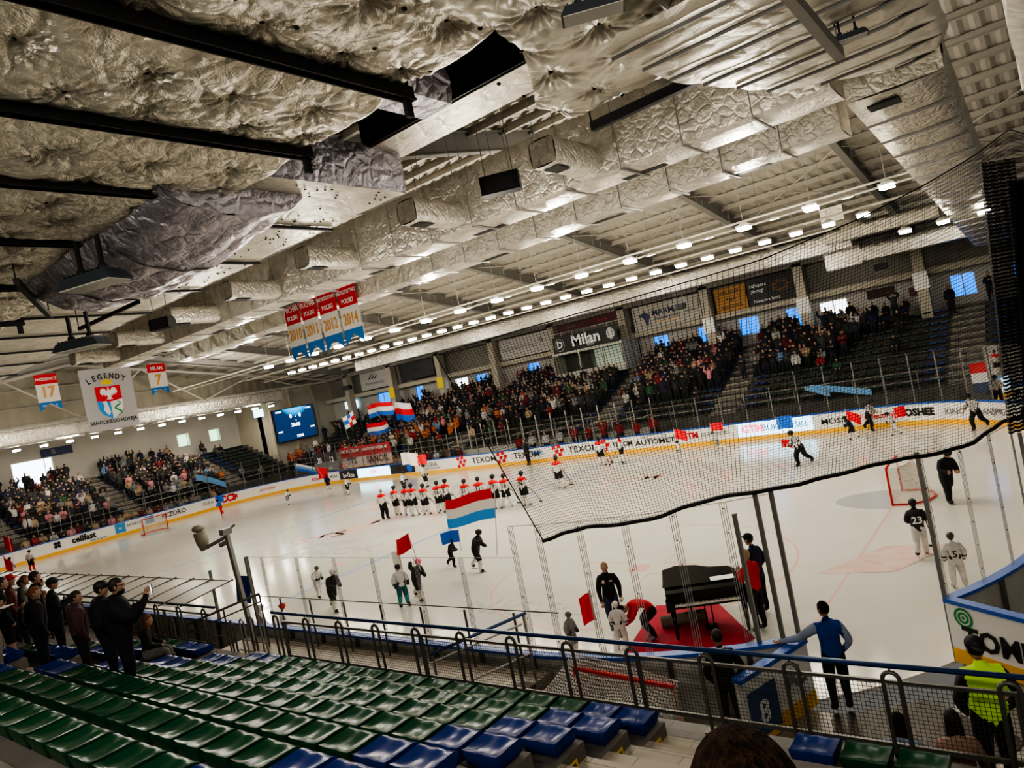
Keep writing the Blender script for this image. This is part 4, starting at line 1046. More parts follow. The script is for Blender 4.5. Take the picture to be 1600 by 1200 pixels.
# stairs with blue handrail down from the walk
r = root('stair_handrail', 'sloping blue handrail over the small stairs between railing and boards', 'handrail', (21.5, -1.8, .9))
b = MB(); b.tube([(21.0, -1.55, 1.65), (22.6, -.55, 2.12)], .03, 8); obj('blue_rail', b, RAILBLUE, r)
b = MB(); b.tube([(21.0, -1.6, 1.5), (22.5, -.6, 1.93)], .02, 6); b.tube([(21.05, -1.55, .87), (21.05, -1.55, 1.63)], .025, 6); b.tube([(22.55, -.58, .0), (22.55, -.58, 2.1)], .025, 6); b.tube([(21.2, -1.5, .95), (22.6, -.6, 1.4)], .02, 6); b.tube([(21.6, -1.2, .9), (21.6, -1.2, 1.7)], .015, 6)
obj('rail_frame', b, STEEL2, r)
b = MB(); b.tube([(12.9, -2.0, 1.9), (14.2, -.7, 2.25)], .03, 8); b.tube([(12.9, -2.0, 1.7), (14.2, -.7, 2.05)], .02, 6)
for t in (0, .5, 1): b.tube([(12.9+1.3*t, -2+1.3*t, .87), (12.9+1.3*t, -2+1.3*t, 1.9+.35*t)], .022, 6)
b.tube([(12.9, -2.0, 1.75), (14.2, -.7, .95)], .012, 5)
thing('stair_handrail', b, STEEL, 'slanting steel handrail beside the camera pole at the bench end', 'handrail', origin=(12.9, -2, .87))
for k, (x, y) in enumerate(((14.75, -1.9), (14.95, -1.75), (15.1, -1.6), (15.25, -1.45), (12.2, -2.1), (12.05, -2.0))):
    b = MB(); b.tube([(x, y, .87), (x, y, 2.0), (x+.08, y, 2.07), (x+.16, y, 2.0), (x+.16, y, .87)], .025, 6)
    thing('stacked_barrier', b, STEEL2 if k % 2 else STEEL, '%s of the closely stacked steel barriers near the camera pole' % nth(k), 'barrier', 'stacked steel barriers', origin=(x, y, .87))
# concrete parapet + cable
b = MB(); b.tube([(18.4+.4*k/10*3, -2.55+.22*math.sin(PI*k/10), 1.46) for k in range(11)], .012, 5); thing('cable', b, BLACK, 'black cable looping along the platform under the railing', 'cable', origin=(19, -2.5, 1.46))
b = MB(); b.tube([(24.0+.5*k/8, -2.5+.05*math.sin(k*1.6), 1.46) for k in range(9)], .012, 5); thing('cable', b, RED, 'short red cable lying on the platform by a railing post', 'cable', origin=(24, -2.5, 1.46))
b = MB()
for q in range(3): b.tube([(29.35+.33*math.cos(2*PI*k/24)*(1+.1*q), -2.62+.2*math.sin(2*PI*k/24), 1.50+.02*q) for k in range(25)], .014, 6)
thing('cable', b, BLACK, 'coiled black cable on the platform at the bottom right', 'cable', origin=(29.3, -2.6, 1.46))

# bench shelter
r = root('bench_shelter', 'translucent sloping roof on dark ribs over the near players benches', 'shelter', (6, -1.5, 2.4))
b = MB(); b.grid(lambda a, c: (-6+18.5*a, -1.9+1.5*c, 2.27+.17*c+.03*math.sin(PI*c)), 30, 4); obj('roof_sheet', b, SHEET, r, True)
b = MB()
for k in range(18):
    x = 12.5-1.06*k; b.obox((x, -1.95, 2.29), (x, -.38, 2.47), .035, .03)
b.obox((-6, -.4, 2.44), (12.5, -.4, 2.44), .03, .03)
obj('rib', b, STEEL, r)
b = MB()
for k in range(6):
    x = 12.3-3.4*k; b.tube([(x, -1.9, .15), (x, -1.9, 2.28)], .03, 6)
obj('support_post', b, STEEL2, r)
b = MB(); b.add([(-6, -1.92, .9), (12.3, -1.92, .9), (12.3, -1.92, 2.2), (-6, -1.92, 2.2)], [(0, 1, 2, 3)]); obj('back_panel', b, GLASSF, r)
# TV camera on its pole
r = root('camera_mast', 'grey steel mast carrying a beige weatherproof camera on a side arm', 'camera mast', (13.2, -.75, .87))
MAST = r
b = MB(); b.obox((13.2, -.75, .87), (13.0, -.8, 3.78), .1, .1); obj('pole', b, STEEL2, r)
b = MB(); b.obox((13.0, -.8, 3.74), (12.35, -1.1, 3.52), .06, .09); obj('arm', b, STEEL2, r)
b = MB(); b.tube([(12.35, -1.1, 3.48), (12.3, -1.1, 3.7), (12.25, -1.1, 3.95)], [.10, .16, .17], 12); b.ball((12.2, -1.1, 4.05), .15, .16, .1); obj('camera_housing', b, mat('housing_beige', (.30, .29, .22), .5), r, True)
b = MB(); b.box(12.92, 13.12, -.95, -.7, 3.8, 3.95); b.tube([(13.0, -.85, 3.6), (12.85, -.95, 3.55)], .06, 8); b.tube([(13.0, -.7, 3.9), (13.15, -.6, 4.0)], .03, 6); obj('motor_head', b, STEEL2, r); MAST.location = (13.62, -.75, .90)

# piano and carpet
b = MB(); cp_ = [(21.95, 5.2), (23.4, 5.6), (24.95, 3.75), (24.2, 1.5), (23.2, 1.0), (22.5, 2.6)]
b.add([(x, y, .02) for x, y in cp_] + [(x, y, .004) for x, y in cp_], [tuple(range(6))[::-1]] + [(i, (i+1) % 6, 6+(i+1) % 6, 6+i) for i in range(6)]); thing('red_carpet', b, mottle('carpet_red', (.42, .01, .035), (.50, .02, .05), 3, .8), 'crimson carpet laid on the ice under the grand piano', 'carpet', origin=(23.4, 3.5, 0))
P0 = (23.85, 4.12); rzp = math.radians(28)
r = root('grand_piano', 'black glossy grand piano with closed lid standing on the red carpet', 'piano', (P0[0], P0[1], 0), rzp); r.scale = (1.15, 1.1, 1.12)
out = [(-.74, -.42), (.74, -.42), (.74, .35), (.55, .75), (.2, .85), (-.05, 1.1), (-.45, 1.25), (-.72, 1.05), (-.74, .3)]
b = MB(); k_ = len(out); b.add([(x, y, .62) for x, y in out] + [(x, y, .93) for x, y in out], [tuple(range(k_))[::-1]] + [(i, (i+1) % k_, k_+(i+1) % k_, k_+i) for i in range(k_)] + [tuple(range(k_, 2*k_))]); obj('case', b, BLACKG, r, False, True)
b = MB(); b.add([(x*1.02, y*1.02+(.0), .935+(.02 if y < .0 else .02)) for x, y in out[2:]+[(-.76, -.1), (.76, -.1)]] + [(x*1.02, y*1.02, .96) for x, y in out[2:]+[(-.76, -.1), (.76, -.1)]], [tuple(range(9, 18))] + [(i, (i+1) % 9, 9+(i+1) % 9, 9+i) for i in range(9)]); obj('lid', b, BLACKG, r, False, True)
b = MB(); b.box(-.62, .62, -.56, -.40, .66, .70); obj('key_bed', b, BLACKG, r, False, True)
b = MB()
for k in range(52): b.box(-.6+k*.0231, -.6+k*.0231+.0215, -.555, -.415, .70, .715)
obj('white_keys', b, mat('ivory', (.75, .72, .62), .3), r, False, True)
b = MB()
for k in range(51):
    if k % 7 not in (1, 4): b.box(-.585+k*.0231, -.585+k*.0231+.012, -.49, -.415, .715, .725)
obj('black_keys', b, BLACK, r, False, True)
b = MB(); b.box(-.76, -.62, -.58, -.3, .62, .80); b.box(.62, .76, -.58, -.3, .62, .80); obj('arm', b, BLACKG, r, False, True)
for (x, y) in ((-.66, -.38), (.66, -.38), (-.3, .9)):
    b = MB(); b.tube([(x, y, .62), (x, y, .12), (x, y, .02)], [.055, .035, .03], 8); obj('leg', b, BLACKG, r, True, True)
b = MB(); b.tube([(-.06, -.1, .6), (-.06, -.15, .1)], .015, 6); b.tube([(.06, -.1, .6), (.06, -.15, .1)], .015, 6); b.box(-.12, .12, -.24, -.1, .06, .14); obj('pedal_lyre', b, BLACKG, r, False, True)
b = MB(); b.box(.15, .6, -.1, .15, .965, .97); obj('lid_glint', b, mat('paper', (.8, .8, .78), .6), r, False, True)  # white sheet standing in for a bright reflection on the lid
b = MB(); b.tube([(22.75, 3.9, .16), (23.6, 4.5, .16)], .13, 12); thing('rolled_mat', b, mottle('mat_brown', (.16, .13, .10), (.22, .18, .14), 3, .9), 'rolled brown mat lying behind the piano legs', 'mat', smooth=True, origin=(23, 4, 0))
# blue cloth near the suited man
b = MB(); b.grid(lambda a, c: (24.85+.5*a, .75+.25*c, .0+.75*c+.05*math.sin(6*a)), 8, 6); thing('blue_cover', b, mat('cloth_blue', (.03, .14, .45), .6), 'blue cloth cover standing behind the suited man', 'cover')

# ------------------------------------------------------------------ safety net on the corner
bot = [(22.95, -.08, 3.3), (24.0, .0, 3.5), (25.4, .35, 3.62), (26.6, 1.2, 3.7), (27.6, 2.3, 3.66), (28.7, 3.35, 3.62), (29.5, 4.9, 3.62), (30.0, 6.8, 3.62), (30.05, 10, 3.7)]
top = [(21.15, 0.0, 7.07), (23.3, .0, 7.15), (25.4, .0, 7.2), (27.6, .3, 7.3), (28.8, 1.2, 7.6), (29.6, 2.2, 7.95), (30.2, 3.2, 8.3), (30.7, 4.0, 8.67), (31.0, 9, 9.2)]
r = root('safety_net', 'black safety net hanging over the near corner glass with a thick black bottom rope', 'net', (26.6, 1.2, 3.7))
def nf(a, c):
    s = a*8; i = min(7, int(s)); t = s-i
    p = Vector(bot[i]).lerp(Vector(bot[i+1]), t); q = Vector(top[i]).lerp(Vector(top[i+1]), t)
    v = p.lerp(q, c); fold = .05*math.sin(a*38)*(1-c)*.8+.03*math.sin(a*90)*(1-c)
    return v + Vector((fold, -fold, .04*math.sin(a*25)*(1-c)))
b = MB(); b.grid(nf, 60, 20, 0, None, lambda a, c: (a*11.2, c*4.2)); obj('netting', b, NETBLACK, r)
b = MB(); b.tube([nf(k/60, 0) for k in range(61)], .038, 6); obj('bottom_rope', b, BLACK, r, True)
b = MB(); b.tube([nf(k/60, 1) for k in range(61)], .010, 5); b.tube([nf(0, k/10) for k in range(11)], .012, 5); obj('edge_cord', b, BLACK, r)
b = MB(); b.grid(lambda a, c: (29.85+.5*a+.33*c, 4.9+.6*a+.08*math.cos(a*30), 3.6+4.8*c), 14, 10, 0, None, lambda a, c: (a*2.2, c*4.4)); obj('gathered_net', b, alpha_grid('net_dense', (.012, .012, .013), .06, .035), r)
b = MB(); b.grid(lambda a, c: (30.12+.30*a+.42*c, 5.35+.35*a+.06*math.cos(a*16), 3.7+4.3*c), 10, 10); obj('folded_net', b, mat('net_solid', (.01, .01, .011), .8), r)

# ------------------------------------------------------------------ banners
def hang(label, axis, at, u0, u1, z0, z1, bands, tail=.35, name='pennant', group=None):
    """bands: list of (fraction from top, material); swallow tail at the bottom"""
    P = (lambda u, z: (u, at, z)) if axis == 'S' else (lambda u, z: (at, u, z))
    r = root(name, label, 'banner', P((u0+u1)/2, z1), 0, group)
    f0 = 0
    for k, (f1, m) in enumerate(bands):
        b = MB(); za, zb = z1-(z1-z0)*f0, z1-(z1-z0)*f1
        if k == len(bands)-1 and tail:
            um = (u0+u1)/2
            b.add([P(u0, za), P(u1, za), P(u1, zb), P(um, zb+tail*(z1-z0)*.5), P(u0, zb)], [(0, 4, 3, 2, 1)])
        else: b.add([P(u0, za), P(u1, za), P(u1, zb), P(u0, zb)], [(0, 3, 2, 1)])
        obj(['top_band', 'middle_band', 'bottom_band'][k] if len(bands) == 3 else 'cloth', b, m, r); f0 = f1
    return r
BR = mat('banner_red', (.70, .015, .03), .7, emit=(.70, .015, .03), es=.0); BW = mat('banner_white', (.80, .77, .72), .8); BB_ = mat('banner_blue', (.02, .19, .55), .7)
# 4 champion banners (plane y = 8)
yb = 7.9
spec = [(5.55, 6.55, 'PUCHAR', '2010'), (6.68, 7.72, 'PUCHAR', '2011'), (7.85, 8.95, 'MISTRZOSTWO', '2012'), (9.08, 10.2, 'MISTRZOSTWO', '2014')]
for k, (a, c, t1, t2) in enumerate(spec):
    zt = 11.2-.02*k; zb_ = 8.75+.02*k
    r = hang('hanging red white and blue championship banner, %s, reading %s' % (('leftmost of four', 'second from the left', 'third from the left', 'rightmost of four')[k], t2), 'S', yb, a, c, zb_, zt, [(.36, BR), (.74, BW), (1.0, BB_)], .35)
    m_ = (a+c)/2
    text(t1, .30 if len(t1) < 7 else .205, (m_, yb-.02, zt-.28), FACE_S, INKW, r, .02, sx=.82); text('POLSKI', .26, (m_, yb-.02, zt-.64), FACE_S, INKW, r, .02, sx=.85)
    text(t2, .62, (m_, yb-.02, zt-1.35), FACE_S, INKO, r, .02, sx=.70)
b = MB(); b.tube([(5.5, yb, 11.22), (10.25, yb, 11.18)], .02, 6)
for x in (5.6, 7.8, 10.2): b.tube([(x, yb, 11.2), (x, yb, 14.0)], .008, 4)
thing('banner_bar', b, STEEL2, 'thin bar with wires from which the four championship banners hang', 'bar', origin=(8, yb, 11.2))
# legends
def legend(y0, y1, z0, z1, name_, num):
    r = hang(('small hanging banner with red top and orange number 17, left of the large grey banner', 'small hanging banner with red top and orange number 7, right of the large grey banner')[num == '7'], 'E', -28.5, y0, y1, z0, z1, [(.27, BR), (.76, BW), (1.0, BB_)], .4)
    m_ = (y0+y1)/2
    text(name_, .46 if len(name_) < 6 else .30, (-28.47, m_, z1-.38), FACE_E, INKW, r, .02, sx=.75)
    text(num, 1.15, (-28.47, m_, z1-1.38), FACE_E, INKO, r, .03, sx=.85)
    for s, tt in ((-.4, 'TKH'), (.4, 'SK')): text(tt, .16, (-28.47, m_+s, z0+.38), FACE_E, INKW, r, .01)
legend(9.75, 11.25, 10.7, 13.45, 'PASZKIEWICZ', '17'); legend(18.0, 19.5, 10.75, 13.35, 'MILAN', '7')
GREYC = mat('banner_grey', (.47, .46, .47), .8)
r = root('legend_banner', 'large pale grey banner reading LEGENDY SANOCKIEGO HOKEJA with a painted shield', 'banner', (-30, 15.3, 13.6))
b = MB(); b.add([(-30, 13.35, 8.6), (-30, 17.25, 8.6), (-30, 17.35, 13.62), (-30, 13.35, 13.62)], [(0, 1, 2, 3)]); obj('cloth', b, GREYC, r)
for k, ch in enumerate('LEGENDY'):
    t = (k-3)/3; text(ch, .62, (-29.97, 15.3+t*1.35, 12.95-.32*t*t), (PI/2, -t*-.38, PI/2), INK, r, .03, sx=.8)
text('SANOCKIEGO HOKEJA', .40, (-29.97, 15.3, 9.25), FACE_E, INK, r, .02, sx=.88)
def shape(pts, m, nm, dx=.03):
    b = MB(); b.add([(-30+dx, 15.3+u, 11.0+v) for u, v in pts], [tuple(range(len(pts)))]); return obj(nm, b, m, r)
shape([(-1.0, 1.15), (-1.0, .0), (0, -.15), (0.95, .0), (.95, 1.15), (0, 1.1)], FR, 'shield_red', .02)
shape([(-1.0, .0), (-.95, -.7), (-.7, -1.15), (0, -1.55), (0, -.15)], FLB, 'shield_blue', .02)
shape([(0, -.15), (0, -1.55), (.7, -1.15), (.93, -.7), (.95, .0)], INKW, 'shield_white', .02)
shape([(0, 1.02), (0.08, 0.95), (0.05, 0.82), (0.15, 0.78), (0.3, 0.98), (0.5, 1.0), (0.62, 0.85), (0.66, 0.6), (0.5, 0.38), (0.45, 0.55), (0.38, 0.33), (0.33, 0.5), (0.26, 0.3), (0.2, 0.45), (0.13, 0.22), (0.26, 0.02), (0.1, 0.08), (0, -0.05), (-0.1, 0.08), (-0.26, 0.02), (-0.13, 0.22), (-0.2, 0.45), (-0.26, 0.3), (-0.33, 0.5), (-0.38, 0.33), (-0.45, 0.55), (-0.5, 0.38), (-0.66, 0.6), (-0.62, 0.85), (-0.5, 1.0), (-0.3, 0.98), (-0.15, 0.78), (-0.05, 0.82), (-0.08, 0.95)], INKW, 'eagle_emblem', .035)
shape([(-.38, 1.28), (.38, 1.28), (.45, 1.75), (.22, 1.5), (0, 1.85), (-.22, 1.5), (-.45, 1.75)], INKY, 'crown_emblem', .035)
shape([(-.62, -.1), (-.3, -.05), (-.2, -.5), (-.1, -1.0), (-.3, -1.25), (-.6, -.8), (-.5, -.4)], INKW, 'figure_emblem', .035)
b = MB(); b.tube([(-29.95, 15.3+.5+.22*math.sin(k*.55), 11.0-.15-k*.065) for k in range(19)], [.02+.05*math.sin(PI*k/18) for k in range(19)], 6); obj('serpent_emblem', b, INKGR, r)
# screens
r = root('scoreboard_screen', 'large blue LED scoreboard screen on the beige corner wall', 'screen', (-37.2, 37, 6))
Yc, Z0, Z1 = (34.45, 39.6), 4.35, 7.85
b = MB(); b.box(-37.35, -37.1, Yc[0]-.06, Yc[1]+.06, Z0-.06, Z1+.06); obj('frame', b, BLACK, r)
def grad(a, c): return 0 if math.hypot((a-.45)*1.1, c-.85) > .75 else 1 if math.hypot((a-.45)*1.5, c-.9) > .38 else 2
b = MB(); b.grid(lambda a, c: (-37.09, Yc[0]+(Yc[1]-Yc[0])*a, Z0+(Z1-Z0)*c), 1, 1)
sm = mat('scoreboard_glow', (0, 0, 0), .4); nt_ = sm.node_tree
tc = nd(sm, 'ShaderNodeTexCoord'); mp = nd(sm, 'ShaderNodeMapping'); mp.inputs['Location'].default_value = (0, -.1, -1.3); mp.inputs['Scale'].default_value = (0, .42, .36)
g_ = nd(sm, 'ShaderNodeTexGradient'); g_.gradient_type = 'SPHERICAL'; rp = nd(sm, 'ShaderNodeValToRGB')
rp.color_ramp.elements[0].color = (.004, .012, .035, 1); rp.color_ramp.elements[1].color = (.0, .45, .95, 1); rp.color_ramp.elements[1].position = .75
lk(sm, tc.outputs['Object'], mp.inputs[0]); lk(sm, mp.outputs[0], g_.inputs[0]); lk(sm, g_.outputs[1] if len(g_.outputs) > 1 else g_.outputs[0], rp.inputs[0]); lk(sm, rp.outputs[0], bs(sm).inputs['Emission Color']); bs(sm).inputs['Emission Strength'].default_value = 3.2
obj('display', b, sm, r)
for u, zz, t_, s_ in ((37, 5.95, '20:00', .52), (36.55, 6.95, '0', .6), (37.75, 6.95, '0', .6), (37.15, 6.9, '-', .5), (37.15, 6.45, '1', .25), (37.3, 4.65, '17:04', .4), (35.1, 7.6, 'HOME', .26), (39.0, 7.6, 'GUEST', .24), (34.95, 5.4, 'KARY', .22), (39.15, 5.4, 'KARY', .22)):
    text(t_, s_, (-37.07, u, zz), FACE_E, LEDW, r, .015)
b = MB(); b.box(-37.2, -37.0, 42.0, 42.95, 4.9, 6.9) if False else b.box(-34.9, -33.2, 42.7, 42.95, 4.9, 6.3); b.box(-35.1, -33.0, 42.7, 42.9, 6.5, 7.3, 1)
thing('wall_monitor', b, [DARKB, LED], 'dark doorway like panel with a bright sign above it, right of the scoreboard', 'sign', origin=(-34, 42.8, 6))
b = MB(); b.box(-36.9, -36.6, 32.0, 33.0, 7.5, 8.3, 1); thing('wall_monitor', b, [DARKB, LED], 'small bright screen near the end wall lamps', 'screen', origin=(-36.8, 32.5, 8))
# wall adverts of the far side
def wad(label, x0, x1, z0, z1, bg, items, y=41.75, name='wall_banner'):
    r = root(name, label, 'banner', ((x0+x1)/2, y, z0))
    b = MB(); b.box(x0, x1, y, y+.04, z0, z1); obj('panel', b, bg, r)
    for (u, zz, t_, s_, m_, bo, sx) in items: text(t_, s_, (u, y-.02, zz), FACE_S, m_, r, bo, sx=sx)
    return r
r = wad('grey banner with a black mountain mark reading PODKARPACKIE', -30.5, -25.9, 8.1, 10.1, mat('banner_pale', (.42, .41, .39), .7), [(-28.2, 8.7, 'PODKARPACKIE', .42, INKG, .0, 1.0)])
b = MB()
for k in range(3): b.add([(-29.2+.5*k, 41.72, 9.2), (-28.9+.5*k, 41.72, 9.2), (-28.2+.35*k, 41.72, 9.95-.15*k)], [(0, 1, 2)])
obj('mountain_logo', b, INK, r)
wad('black banner with small maroon lettering between the left far pillars', -23.9, -19.0, 8.2, 10.0, INK, [(-21.5, 9.1, 'pekaem', .4, INKM, .0, 1)])
wad('pale banner reading MILLENIUM HALL left of the black sign', -10.2, -4.6, 8.05, 9.9, mat('banner_pale2', (.46, .44, .41), .7), [(-7.9, 8.9, 'MILLENIUM HALL', .50, INKG, .0, 1), (-5.3, 9.15, 'lh', .7, INK, .0, .8)])
wad('dark red strip banner under the roof left of the commentary box', -3.3, 2.7, 9.35, 10.0, INKM, [(-2, 9.65, 'Ciarko', .35, INKG, 0, 1), (1.2, 9.65, 'Browar', .35, INKR, 0, 1)])
r = wad('black banner with white script lettering reading D Milan over the commentary windows', -3.0, 3.3, 7.55, 8.9, INK, [(.3, 8.3, 'Milan', 1.25, INKW, .03, 1.05), (.7, 7.75, 'PIZZA', .3, INKW, .0, 1), (-2.3, 8.2, 'D', .8, INKW, .03, 1)], y=39.95)
b = MB(); b.grid(lambda a, c: (2.7+.38*math.cos(2*PI*a)*c, 39.92, 8.3+.48*math.sin(2*PI*a)*c), 16, 1); b.grid(lambda a, c: (-2.3+(.42+.05*c)*math.cos(2*PI*a), 39.92, 8.2+(.48+.05*c)*math.sin(2*PI*a)), 20, 1); obj('round_logo', b, mat('logo_pale', (.5, .5, .48), .6), r)
r = wad('pale banner with blue bird mark reading MARMA POLSKIE FOLIE', 4.0, 9.8, 7.95, 9.9, mat('banner_pale3', (.44, .42, .37), .7), [(6.9, 9.15, 'MARMA', .62, mat('ink_navy', (.02, .03, .10), .5), .03, 1.1), (6.9, 8.65, 'POLSKIE FOLIE', .32, mat('ink_navy', (.02, .03, .10), .5), .01, 1), (9.0, 8.75, 'MARMA', .3, INKG, .01, 1)])
b = MB(); b.add([(4.5, 41.72, 9.2), (5.1, 41.72, 9.4), (5.5, 41.72, 9.1), (5.2, 41.72, 8.1), (4.95, 41.72, 8.9)], [(0, 1, 2, 3, 4)][::1]); obj('bird_logo', b, mat('ink_navy', (.02, .03, .10), .5), r)
b = MB(); b.box(5.8, 8.1, 41.72, 41.73, 8.38, 8.44); obj('orange_bar', b, INKO, r)
wad('ochre banner reading PIEKARNIA SANOCKA with a crossed tools mark', 11.0, 13.4, 7.95, 9.8, mat('banner_ochre', (.42, .22, .07), .7), [(12.2, 9.35, 'PIEKARNIA', .32, INK, 0, 1), (12.2, 8.3, 'BANKOTKA', .3, INK, 0, 1), (12.2, 8.85, '\u00d7o\u00d7', .5, INK, .01, 1)])
r = wad('black banner reading najlepsze pierogi with a round food picture', 13.5, 16.8, 7.95, 9.9, INK, [(14.3, 9.4, 'najlepsze', .34, INKW, .01, 1), (14.2, 9.0, 'pierogi', .34, INKW, .01, 1), (14.8, 8.25, 'Pierogowa Sanok', .3, INKW, .01, .9)])
b = MB()
for q in range(7): b.grid(lambda a, c, q=q: (15.9+.5*math.cos(q*.9)+.22*math.cos(2*PI*a)*c, 41.72, 9.05+.33*math.sin(q*.9)+.13*math.sin(2*PI*a)*c), 10, 1)
obj('food_picture', b, mat('food_brown', (.16, .08, .04), .7), r)
wad('small dark brown board on the wall right of the white windows', 21.0, 22.7, 6.75, 7.35, mat('board_brown', (.05, .025, .02), .7), [], y=42.9)
wad('small dark red board beside the rightmost pillar', 23.5, 24.1, 6.4, 6.95, INKM, [], y=42.9)
wad('dark signboard high on the left end wall with pale lettering B', 13.0, 14.0, 7.6, 7.7, INK, [], y=42.9)
r = root('wall_banner', 'dark blue strip sign with a pale B above the bright end wall opening', 'banner', (-41.9, 14.5, 8))
b = MB(); b.box(-41.95, -41.9, 13.6, 16.2, 7.55, 8.3); obj('panel', b, mat('strip_navy', (.01, .02, .08), .5), r); text('B', .6, (-41.87, 14.6, 7.95), FACE_E, INKG, r, .02)
# yellow/white diamond plates on pillars
for k, (x, mm) in enumerate(((-25.2, INKY), (-18.0, INKY), (10.4, WHITE), (17.3, WHITE), (24.5, WHITE))):
    b = MB(); b.box(x-.42, x+.42, 41.12, 41.16, 6.7, 7.8); r = thing('pillar_plate', b, mm, '%s plate fixed to the %s far pillar' % ('yellow' if mm is INKY else 'white', nth(PX.index(x))), 'sign', origin=(x, 41.1, 7))
# commentary box
r = root('commentary_box', 'white commentary booth with three lit windows above the crowd', 'booth', (.2, 40.6, 5.4))
b = MB(); b.box(-3.2, 3.5, 40.0, 43.0, 5.2, 5.8); b.box(-3.2, 3.5, 40.0, 43.0, 7.35, 7.6); b.box(-3.2, 3.5, 42.8, 43.0, 5.8, 7.35)
for x in (-3.2, -.75, 1.5, 3.35): b.box(x, x+.12, 40.0, 40.15, 5.8, 7.35)
b.box(-3.2, -3.1, 40, 43, 5.8, 7.35); b.box(3.4, 3.5, 40, 43, 5.8, 7.35); obj('booth_wall', b, mat('booth_white', (.50, .48, .42), .6), r)
b = MB(); b.box(-3.1, -.7, 41.5, 41.55, 5.8, 7.3, 1); b.box(-.7, 3.3, 42.6, 42.65, 5.8, 7.3, 0); obj('booth_interior', b, [mat('booth_glow', (.3, .32, .26), .7, emit=(.30, .34, .26), es=.5), mat('booth_dark', (.06, .07, .05), .7)], r)
b = MB(); b.add([(-3.1, 40.05, 5.8), (3.4, 40.05, 5.8), (3.4, 40.05, 7.35), (-3.1, 40.05, 7.35)], [(0, 1, 2, 3)]); obj('booth_glass', b, GLASSF, r)
b = MB(); b.tube([(-3.2, 40, 9.2), (3.6, 40, 9.2)], .03, 5)
for k in range(7): b.tube([(-3.2+k*1.13, 40, 7.6), (-3.2+k*1.13, 40, 9.2)], .025, 5)
obj('roof_rail', b, WSTEEL, r)
# lower right sector banner
r = root('sector_banner', 'red white and blue banner reading SEKTOR DZIECI at the right end of the far side', 'banner', (28, 31.9, 1.9))
b = MB()
for k, (m_, z0_, z1_) in enumerate(((0, 1.95, 2.45), (1, 1.45, 1.95), (2, .95, 1.45))): b.box(27.0, 30.0, 31.9, 31.93, z0_, z1_, m_)
obj('cloth', b, [FR, FW, mat('sector_navy', (.01, .03, .14), .6)], r)
text('SEKTOR', .42, (28.6, 31.86, 2.2), FACE_S, INKW, r, .02); text('DZIECI', .42, (28.3, 31.86, 1.2), FACE_S, INKW, r, .02)
# supporters' banners behind the far glass
def sup(label, x0, x1, z0, z1, mm, items):
    r = root('supporter_banner', label, 'banner', ((x0+x1)/2, 30.35, z0)); b = MB()
    b.grid(lambda a, c: (x0+(x1-x0)*a, 30.35+.04*math.sin(a*14), z0+(z1-z0)*c), 20, 2, 0, (lambda a, c: 1 if c > .45 else 0) if len(mm) > 1 else None); obj('cloth', b, mm, r)
    for (u, zz, t_, s_, m_) in items: text(t_, s_, (u, 30.27, zz), FACE_S, m_, r, .02)
sup('dark supporters banner reading 2012 hung behind the far glass', -25.9, -22.2, 1.15, 2.9, [INKG, mat('cloth_ink', (.07, .05, .06), .8)], [(-24.9, 2.2, '20', .7, INKW), (-23.1, 2.2, '12', .7, INKW), (-24.1, 1.4, 'ENERGY   2012', .3, INKW)])
sup('red and white supporters banner reading STS SANOK behind the far glass', -21.9, -15.0, 1.2, 3.05, [mat('cloth_pinkwhite', (.55, .42, .38), .8), mat('cloth_red', (.45, .05, .06), .8)], [(-20.2, 1.75, 'STS', .85, mat('cloth_ink', (.07, .05, .06), .8)), (-16.8, 1.75, 'SANOK', .85, mat('cloth_ink', (.07, .05, .06), .8)), (-20.3, 2.7, 'HKS FUNTEAM', .38, INKW), (-16.9, 2.7, 'SANOCKIE WYDANIE', .34, INKW)])

# ------------------------------------------------------------------ flags
def flag(label, p0, p1, hgt, bands, pole=None, amp=.08, name='flag', seg=18, z_sag=.0, vertical=True, seed=0, polem=None):
    """p0,p1: lower corner at the pole and lower free corner"""
    p0 = Vector(p0); p1 = Vector(p1); r = root(name, label, 'flag', tuple(p0)); d = p1-p0; n_ = Vector((-d.y, d.x, 0)).normalized()
    b = MB(); nb = len(bands)
    def fn(a, c):
        q = p0 + d*a + Vector((0, 0, hgt*c)) + n_*amp*math.sin(a*7+seed+c*1.5)*a + Vector((0, 0, .6*amp*math.sin(a*5+seed)*a)); return q
    b.grid(fn, seg, nb*2 if nb > 1 else 6, 0, (lambda a, c: min(nb-1, int(c*nb))) if nb > 1 else None); obj('flag_cloth', b, bands, r, True)
    if pole:
        b = MB(); b.tube([pole[0], pole[1]], .014, 6); obj('pole', b, polem or WSTEEL, r)
    return r
flag('large red white and light blue striped flag carried before the lined up players', (15.3, 7.5, 1.85), (13.15, 7.45, 1.60), 1.0, [FLB, FW, FR], ((15.0, 7.5, .55), (15.5, 7.5, 3.02)), .13, seed=1)
flag('bright red small flag above the child in the pink helmet', (14.6, 4.2, 1.85), (13.85, 4.25, 1.60), .48, [FR], ((14.75, 4.25, 1.15), (14.56, 4.2, 2.33)), .06, seed=2)
flag('plain blue small flag held by a child left of the big flag', (13.05, 7.9, .93), (12.15, 7.9, .85), .44, [FB], ((13.0, 7.9, .6), (13.06, 7.9, 1.42)), .06)
flag('white small flag behind the skater in teal shorts', (13.55, 4.6, .9), (13.1, 4.7, 1.0), .65, [FW], ((13.6, 4.55, .6), (13.5, 4.6, 1.6)), .05)
flag('red pointed flag above the dark haired child at the near boards', (22.0, 2.4, .78), (21.72, 2.35, .66), .62, [FR], ((22.02, 2.4, .55), (22.0, 2.4, 1.45)), .03)
